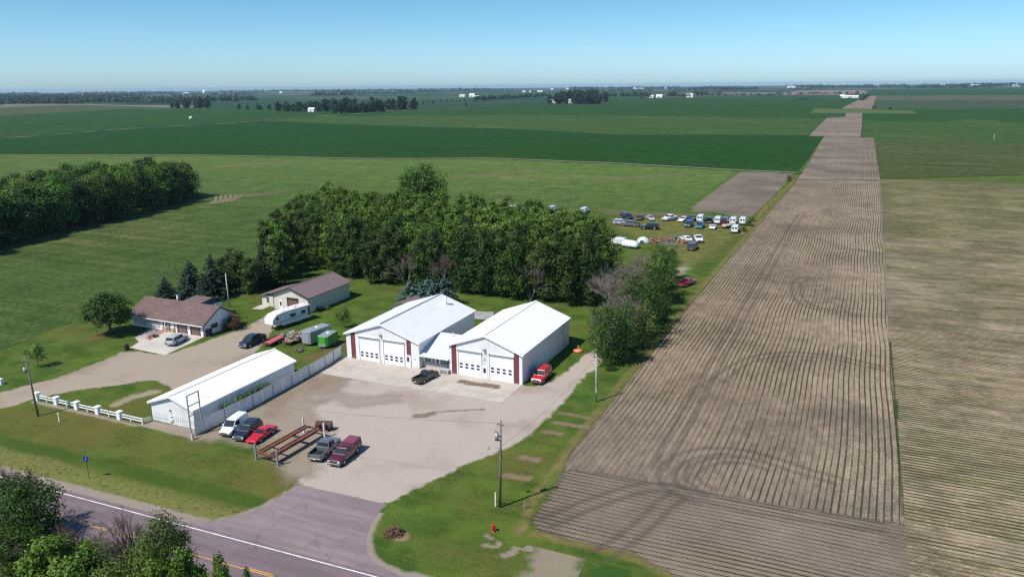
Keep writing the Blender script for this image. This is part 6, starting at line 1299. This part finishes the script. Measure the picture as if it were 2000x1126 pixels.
# ---------------------------------------------------------------- rusty vehicle lift and loader bucket
lx0, ly0 = P(*z3(567, 668))[:2]; q = P(*z3(858, 722)); rr_ = P(*z3(1362, 370))
t = thing('vehicle_lift', 'rusty four post vehicle lift with two long runways', 'vehicle lift', (lx0, ly0, 0), -.05)
wd = math.hypot(q[0]-lx0, q[1]-ly0); ln = math.hypot(rr_[0]-q[0], rr_[1]-q[1])
PST = plain('lift_post', (.22, .24, .27), .6, var=.2); PSW = plain('lift_post_pale', (.58, .56, .54), .6, var=.15)
zr = 1.15
for x in (0, wd):
    for y_ in (0, ln): MB().box(x-.10, x+.10, y_-.09, y_+.09, 0, 2.15).box(x-.16, x+.16, y_-.15, y_+.15, 0, .04).build('post', PST if y_ == 0 else PSW, t)
for x in (.45, wd-1.23): MB().box(x, x+.78, .10, ln-.1, zr, zr+.10).box(x, x+.05, .10, ln-.1, zr+.101, zr+.20).box(x+.73, x+.78, .10, ln-.1, zr+.101, zr+.20).build('runway', RUSTY, t)
for y_ in (.0, ln): MB().box(.10, wd-.10, y_-.085, y_+.085, zr-.20, zr-.001).build('crossbeam', RUSTY, t)
MB().box(1.2, wd-1.2, ln*.62, ln*.62+.5, zr-.12, zr-.02).box(1.2, wd-1.2, ln*.2, ln*.2+.25, zr-.12, zr-.02).build('jack_bridge', RUSTD, t)
t = thing('loader_bucket', 'brown loader bucket lying behind the rusty vehicle lift', 'bucket', P(*z3(1400, 300)), .35)
arc = [(.75*math.cos(a)+.1, .62+.62*math.sin(a)) for a in [rad(80+i*22) for i in range(10)]]
MB().loft([[(-1.1, y_, z) for y_, z in arc]+[(-1.1, y_*.93, .62+(z-.62)*.93) for y_, z in arc[::-1]], [(1.1, y_, z) for y_, z in arc]+[(1.1, y_*.93, .62+(z-.62)*.93) for y_, z in arc[::-1]]]).build('shell', RUSTD, t)
for s in (-1, 1): MB().loft([[(s*1.101, y_, z) for y_, z in arc], [(s*1.13, y_, z) for y_, z in arc]]).build('side_plate', RUSTD, t)
MB().box(-.5, -.42, -1.0, -.6, .3, 1.1).box(.42, .5, -1.0, -.6, .3, 1.1).build('bracket', RUSTD, t)
# ================================================================ FAR TREES AND FARMS
def far_woods(name, label, segs, seed, h0, w0=None, kind='stuff', rows=1, leaves=36, dens=1.0):
    """a distant belt or wood that reads as one mass; segs: ((px, py), (px, py)) along its foot"""
    r = np.random.default_rng(seed); C, N, S, T = [], [], [], []
    for (a, b) in segs:
        A, B = P(*a), P(*b); L = math.hypot(*(B-A)[:2]); n = max(2, int(L/(h0*0.55)*dens))
        for j in range(rows):
            for i in range(n):
                f = (i+r.random())/n; c = A+(B-A)*f; c = c+np.array([r.normal()*h0*.3, j*h0*0.9+r.normal()*h0*.4, 0])
                h = h0*(.62+.55*r.random()); R = h*(.30+.18*r.random()); tt = np.clip(.5+.22*r.normal(), 0, 1)
                u = unit(r, leaves); u[:, 2] = np.abs(u[:, 2])*1.15-.35
                p = c+np.array([0, 0, h*.48])+u*np.array([R, R, h*.46]); p[:, 2] = np.maximum(p[:, 2], .3)
                C.append(p); N.append(u+.4*unit(r, leaves)+np.array([0, 0, .3])); S.append(h*(.16+.16*r.random(leaves))); T.append(np.clip(tt+.12*r.normal(size=leaves), 0, 1))
    me = leaves_mesh(name, np.concatenate(C), np.concatenate(N), np.concatenate(S), np.concatenate(T), LM_far, r, .8)
    return tag(link_mesh(name, me), label, None, None, kind)
hy = lambda x: 177.3-.0096*x
far_woods('far_woods', 'dark wood along the left edge below the horizon', [((-80, 207), (140, 206)), ((-80, 203), (330, 202))], 1, 24, rows=3)
far_woods('far_woods', 'second dark wood belt left of the church spire', [((110, 201), (330, 204)), ((300, 204), (500, 200)), ((140, 198), (480, 197))], 2, 23, rows=2)
far_woods('far_woods', 'long wooded belt behind the two closest left woods', [((-60, 194), (270, 191)), ((0, 196), (200, 195))], 3, 26, rows=2)
far_woods('far_woods', 'far wood in the middle distance left of centre', [((600, 189.5), (688, 188.5))], 4, 30, rows=2)
far_woods('far_woods', 'windbreak belt leading to the far farm grove', [((930, 199), (1000, 194)), ((985, 195), (1065, 191))], 5, 18, rows=1)
far_woods('far_woods', 'long wood right of the far farm grove', [((1190, 192), (1262, 192)), ((1240, 193), (1262, 193)), ((1296, 191.5), (1345, 191)), ((1352, 190), (1400, 189.5))], 6, 24, rows=2)
far_woods('far_woods', 'thin wood line left of the bare brown far field', [((1400, 189), (1510, 188.5)), ((1512, 187.2), (1688, 185))], 7, 14, rows=1, dens=.7)
far_woods('far_woods', 'low brushy edge right of the long white farm building', [((1682, 197), (1696, 187))], 8, 7, rows=1)
def hz_line(y_off, cover, h, seed, label, x0=-500, x1=2500):
    r = random.Random(seed); segs = []; x = x0
    while x < x1:
        w_ = r.uniform(40, 190); 
        if r.random() < cover: segs.append(((x, hy(x)+y_off+r.uniform(-.8, .8)), (x+w_, hy(x+w_)+y_off+r.uniform(-.8, .8))))
        x += w_*r.uniform(.7, 1.3)
    return far_woods('far_woods', label, segs, seed, h, rows=2, leaves=14, dens=.8)
hz_line(9.0, .85, 34, 41, 'bluish tree line on the horizon')
hz_line(11.5, .6, 28, 42, 'broken tree line just below the horizon')
hz_line(14.5, .38, 25, 43, 'scattered woods closer than the horizon line')
far_woods('far_brush', 'dark brush dots in the far green field right of centre', [((1555, 195), (1585, 196)), ((1703, 212), (1710, 211)), ((1738, 215), (1742, 215))], 44, 6, dens=.6)
# trees one can tell apart in the middle distance
farp = []
for i in range(3):
    t = thing('far_tree', 'tree', 'tree', (0, 0, 0)); L = lobed(800+i, 13, 4.6, .06, 9)
    link_mesh('crown', crown_mesh('crown', L, LM_far, 800+i, 9, 9, 1.2, .34), t); MB().tube([(0, 0, -.1), (0, 0, 8)], [.35, .1], 5).build('trunk', BK, t); farp.append(t)
fp_ = Placer(farp)
def far_row(a, b, n, h, jy, label, group, seed):
    r = random.Random(seed); A, B = P(*a), P(*b)
    for i in range(n):
        c = A+(B-A)*((i+r.random())/n); s = h/13*r.uniform(.75, 1.15)
        fp_.put(r.randrange(3), (c[0]+r.uniform(-3, 3), c[1]+r.uniform(0, jy), 0), r.uniform(0, 6), (s*r.uniform(.9, 1.3),)*2+(s,), label, group)
far_row((458, 214), (560, 215), 11, 12, 30, 'tree of the low left tail of the middle distance grove', 'trees of the middle distance grove', 1)
far_row((530, 218), (600, 219), 11, 19, 40, 'tree left of the white shed in the middle distance grove', 'trees of the middle distance grove', 2)
far_row((622, 218), (665, 219), 9, 25, 40, 'tree right of the white shed in the middle distance grove', 'trees of the middle distance grove', 3)
far_row((652, 222), (745, 219), 14, 20, 20, 'tree in the front of the middle distance grove', 'trees of the middle distance grove', 4)
far_row((665, 217), (802, 214), 18, 24, 50, 'tree in the back of the middle distance grove', 'trees of the middle distance grove', 5)
far_row((1066, 203), (1168, 203), 10, 20, 20, 'tree in the front of the far farm grove', 'trees of the far farm grove', 6)
far_row((1062, 200), (1170, 200), 24, 30, 120, 'tree in the back of the far farm grove', 'trees of the far farm grove', 7)
far_row((1128, 203), (1169, 203), 9, 28, 30, 'tree at the right end of the far farm grove', 'trees of the far farm grove', 8)
far_row((326, 212), (368, 212), 6, 20, 20, 'tree of the left dark clump in the green field', 'trees of two clumps left in the green field', 9)
far_row((376, 212), (406, 212), 5, 26, 20, 'tree of the right taller dark clump in the green field', 'trees of two clumps left in the green field', 10)
far_row((806, 204), (860, 200), 9, 8, 10, 'small tree in the sparse row right of the middle distance grove', 'small trees of the sparse far row', 11)
far_row((868, 199), (945, 198), 8, 7, 10, 'small tree at the right end of the sparse far row', 'small trees of the sparse far row', 12)
c = P(910, 209); fp_.put(0, c, 0, (.5, .5, .85), 'single tree standing alone by the far farm track', None)
c = P(924, 246.5); fp_.put(1, c, 0, .16, 'tiny lone bush at the edge of the dark green band', None)
# farm buildings in the distance
FW = plain('far_white_paint', (.78, .78, .78), .6); FG = plain('far_grey_roof', (.50, .51, .53), .6)
def farm(label, px_, py_, wpx, hpx, name='farm_building', cat='barn', roof=FG, depth=.6, rot=0.0, group=None):
    b = P(px_, py_); k = math.sqrt(b[0]**2+b[1]**2+HC**2)/F*1.03; W_, H_ = wpx*k, hpx*k; t = thing(name, label, cat, b, rot, group); D_ = max(6, min(30, W_*depth))
    mb = MB(); mb.loft([[(-W_/2, 0, -.5), (-W_/2, D_, -.5), (-W_/2, D_, H_*.62), (-W_/2, D_/2, H_*.97), (-W_/2, 0, H_*.62)], [(W_/2, 0, -.5), (W_/2, D_, -.5), (W_/2, D_, H_*.62), (W_/2, D_/2, H_*.97), (W_/2, 0, H_*.62)]]); mb.build('wall', FW, t)
    rf = MB()
    for y_ in (-D_*.06, D_*1.06): rf.loft([[(x, D_/2, H_), (x, y_, H_*.60), (x, y_, H_*.60+.25), (x, D_/2, H_+.25)] for x in (-W_/2-.3, W_/2+.3)])
    rf.build('roof', roof, t); MB().box(-W_*.12, W_*.12, -.08, -.01, 0, H_*.45).build('door', GREY, t); return t
farm('white shed in front of the middle distance grove', 607, 218.5, 13, 7, roof=FW)
farm('white hay wagon left alone in the green field', 371, 232, 5, 3.5, roof=plain('cream_roof', (.7, .62, .5), .7))
farm('white barn of the far farm left of centre', 902, 189.5, 11, 4, roof=FW); farm('larger white barn beside the far farm left of centre', 921, 189.5, 10, 6, roof=FW); farm('low white annex of the far farm left of centre', 930, 190, 9, 3, roof=FW)
farm('pale house in the left part of the far farm grove', 1077, 201.5, 8, 7, 'farm_house', 'house', rot=.3); farm('pale low annex in the far farm grove', 1086, 202, 8, 4, 'farm_house', 'house'); farm('white house in the middle of the far farm grove', 1114, 202, 8, 8, 'farm_house', 'house', rot=.5)
farm('white barn right of the far farm grove', 1272, 191.5, 7, 5, roof=FW); farm('second white barn right of the far farm grove', 1287, 191, 11, 5.5, roof=FW); farm('grey far house between the woods', 1347, 190.5, 11, 7, 'farm_house', 'house')
farm('long white farm building beside the far brown field', 1660, 191.5, 26, 4.2, roof=FW, depth=.25)
for i in range(3): b = P(1643+i*3, 189.5); t = thing('grain_bin', 'white grain bin left of the long white farm building', 'grain bin', b, 0, 'white grain bins by the long white building'); MB().cyl((0, 0, 0), 4.5, 7, 'z', 14).build('drum', FW, t); MB().cyl((0, 0, 7), 4.7, 2.2, 'z', 14, r2=.5).build('roof', FG, t)
for i, (a, dy, w_, h_, lab) in enumerate(((398, 12, 4, 8, 'white church in the left far woods'), (362, 10.5, 10, 3, 'long pale barn left of the far church'), (548, 10.2, 5, 3, 'white speck of a barn left of the round far wood'), (770, 10, 6, 3, 'white speck of a barn left of the far farm'), (1023, 13, 6, 2.6, 'left white barn behind the windbreak belt'), (1035, 13, 3, 2.6, 'small white barn behind the windbreak belt'), (1054, 12.6, 10, 2.6, 'long white barn behind the windbreak belt'), (1078, 8.5, 5, 2.4, 'tiny white barn on the horizon right of centre'), (1108, 8.2, 6, 2.4, 'second tiny white barn on the horizon right of centre'), (1246, 9, 20, 3, 'long white farm row on the right horizon'), (1300, 8.4, 4, 3, 'white silo like barn on the right horizon'), (1545, 9, 14, 2.6, 'white barns above the far brown field'), (1712, 8.8, 9, 3, 'white farm left part on the far right horizon'), (1842, 8.6, 9, 3, 'white farm right part on the far right horizon'), (1906, 10, 14, 3, 'pale barns at the far right edge'), (1985, 11, 10, 3, 'pale shed at the right border'), (160, 11, 6, 3, 'white shed over the left woods'))):
    farm(lab, a, hy(a)+dy, w_, h_, roof=FW)
t = thing('church_steeple', 'white pointed church steeple in the far left woods', 'steeple', P(399, hy(399)+12.2)); MB().box(-2, 2, -2, 2, 0, 14).build('tower', FW, t); MB().loft([[(-2.2, -2.2, 14), (2.2, -2.2, 14), (2.2, 2.2, 14), (-2.2, 2.2, 14)], [(-.1, -.1, 27), (.1, -.1, 27), (.1, .1, 27), (-.1, .1, 27)]]).build('spire', FG, t)
t = thing('field_marker', 'thin white marker post in the right green field', 'marker', P(1941, 273)); MB().box(-.1, .1, -.1, .1, 0, 4.0).build('post', WHITE, t); MB().box(-.16, .16, -.16, .16, 3.0, 3.6).build('plate', WHITE, t)
# remove first-built trees that found no place
for pl_ in (cots, elms, bares, wl, wb, hr, hb, con, blu, sap, fm, fb, fp_):
    for i, o in enumerate(pl_.p):
        if i not in pl_.used:
            for ch in list(o.children): bpy.data.objects.remove(ch)
            bpy.data.objects.remove(o)
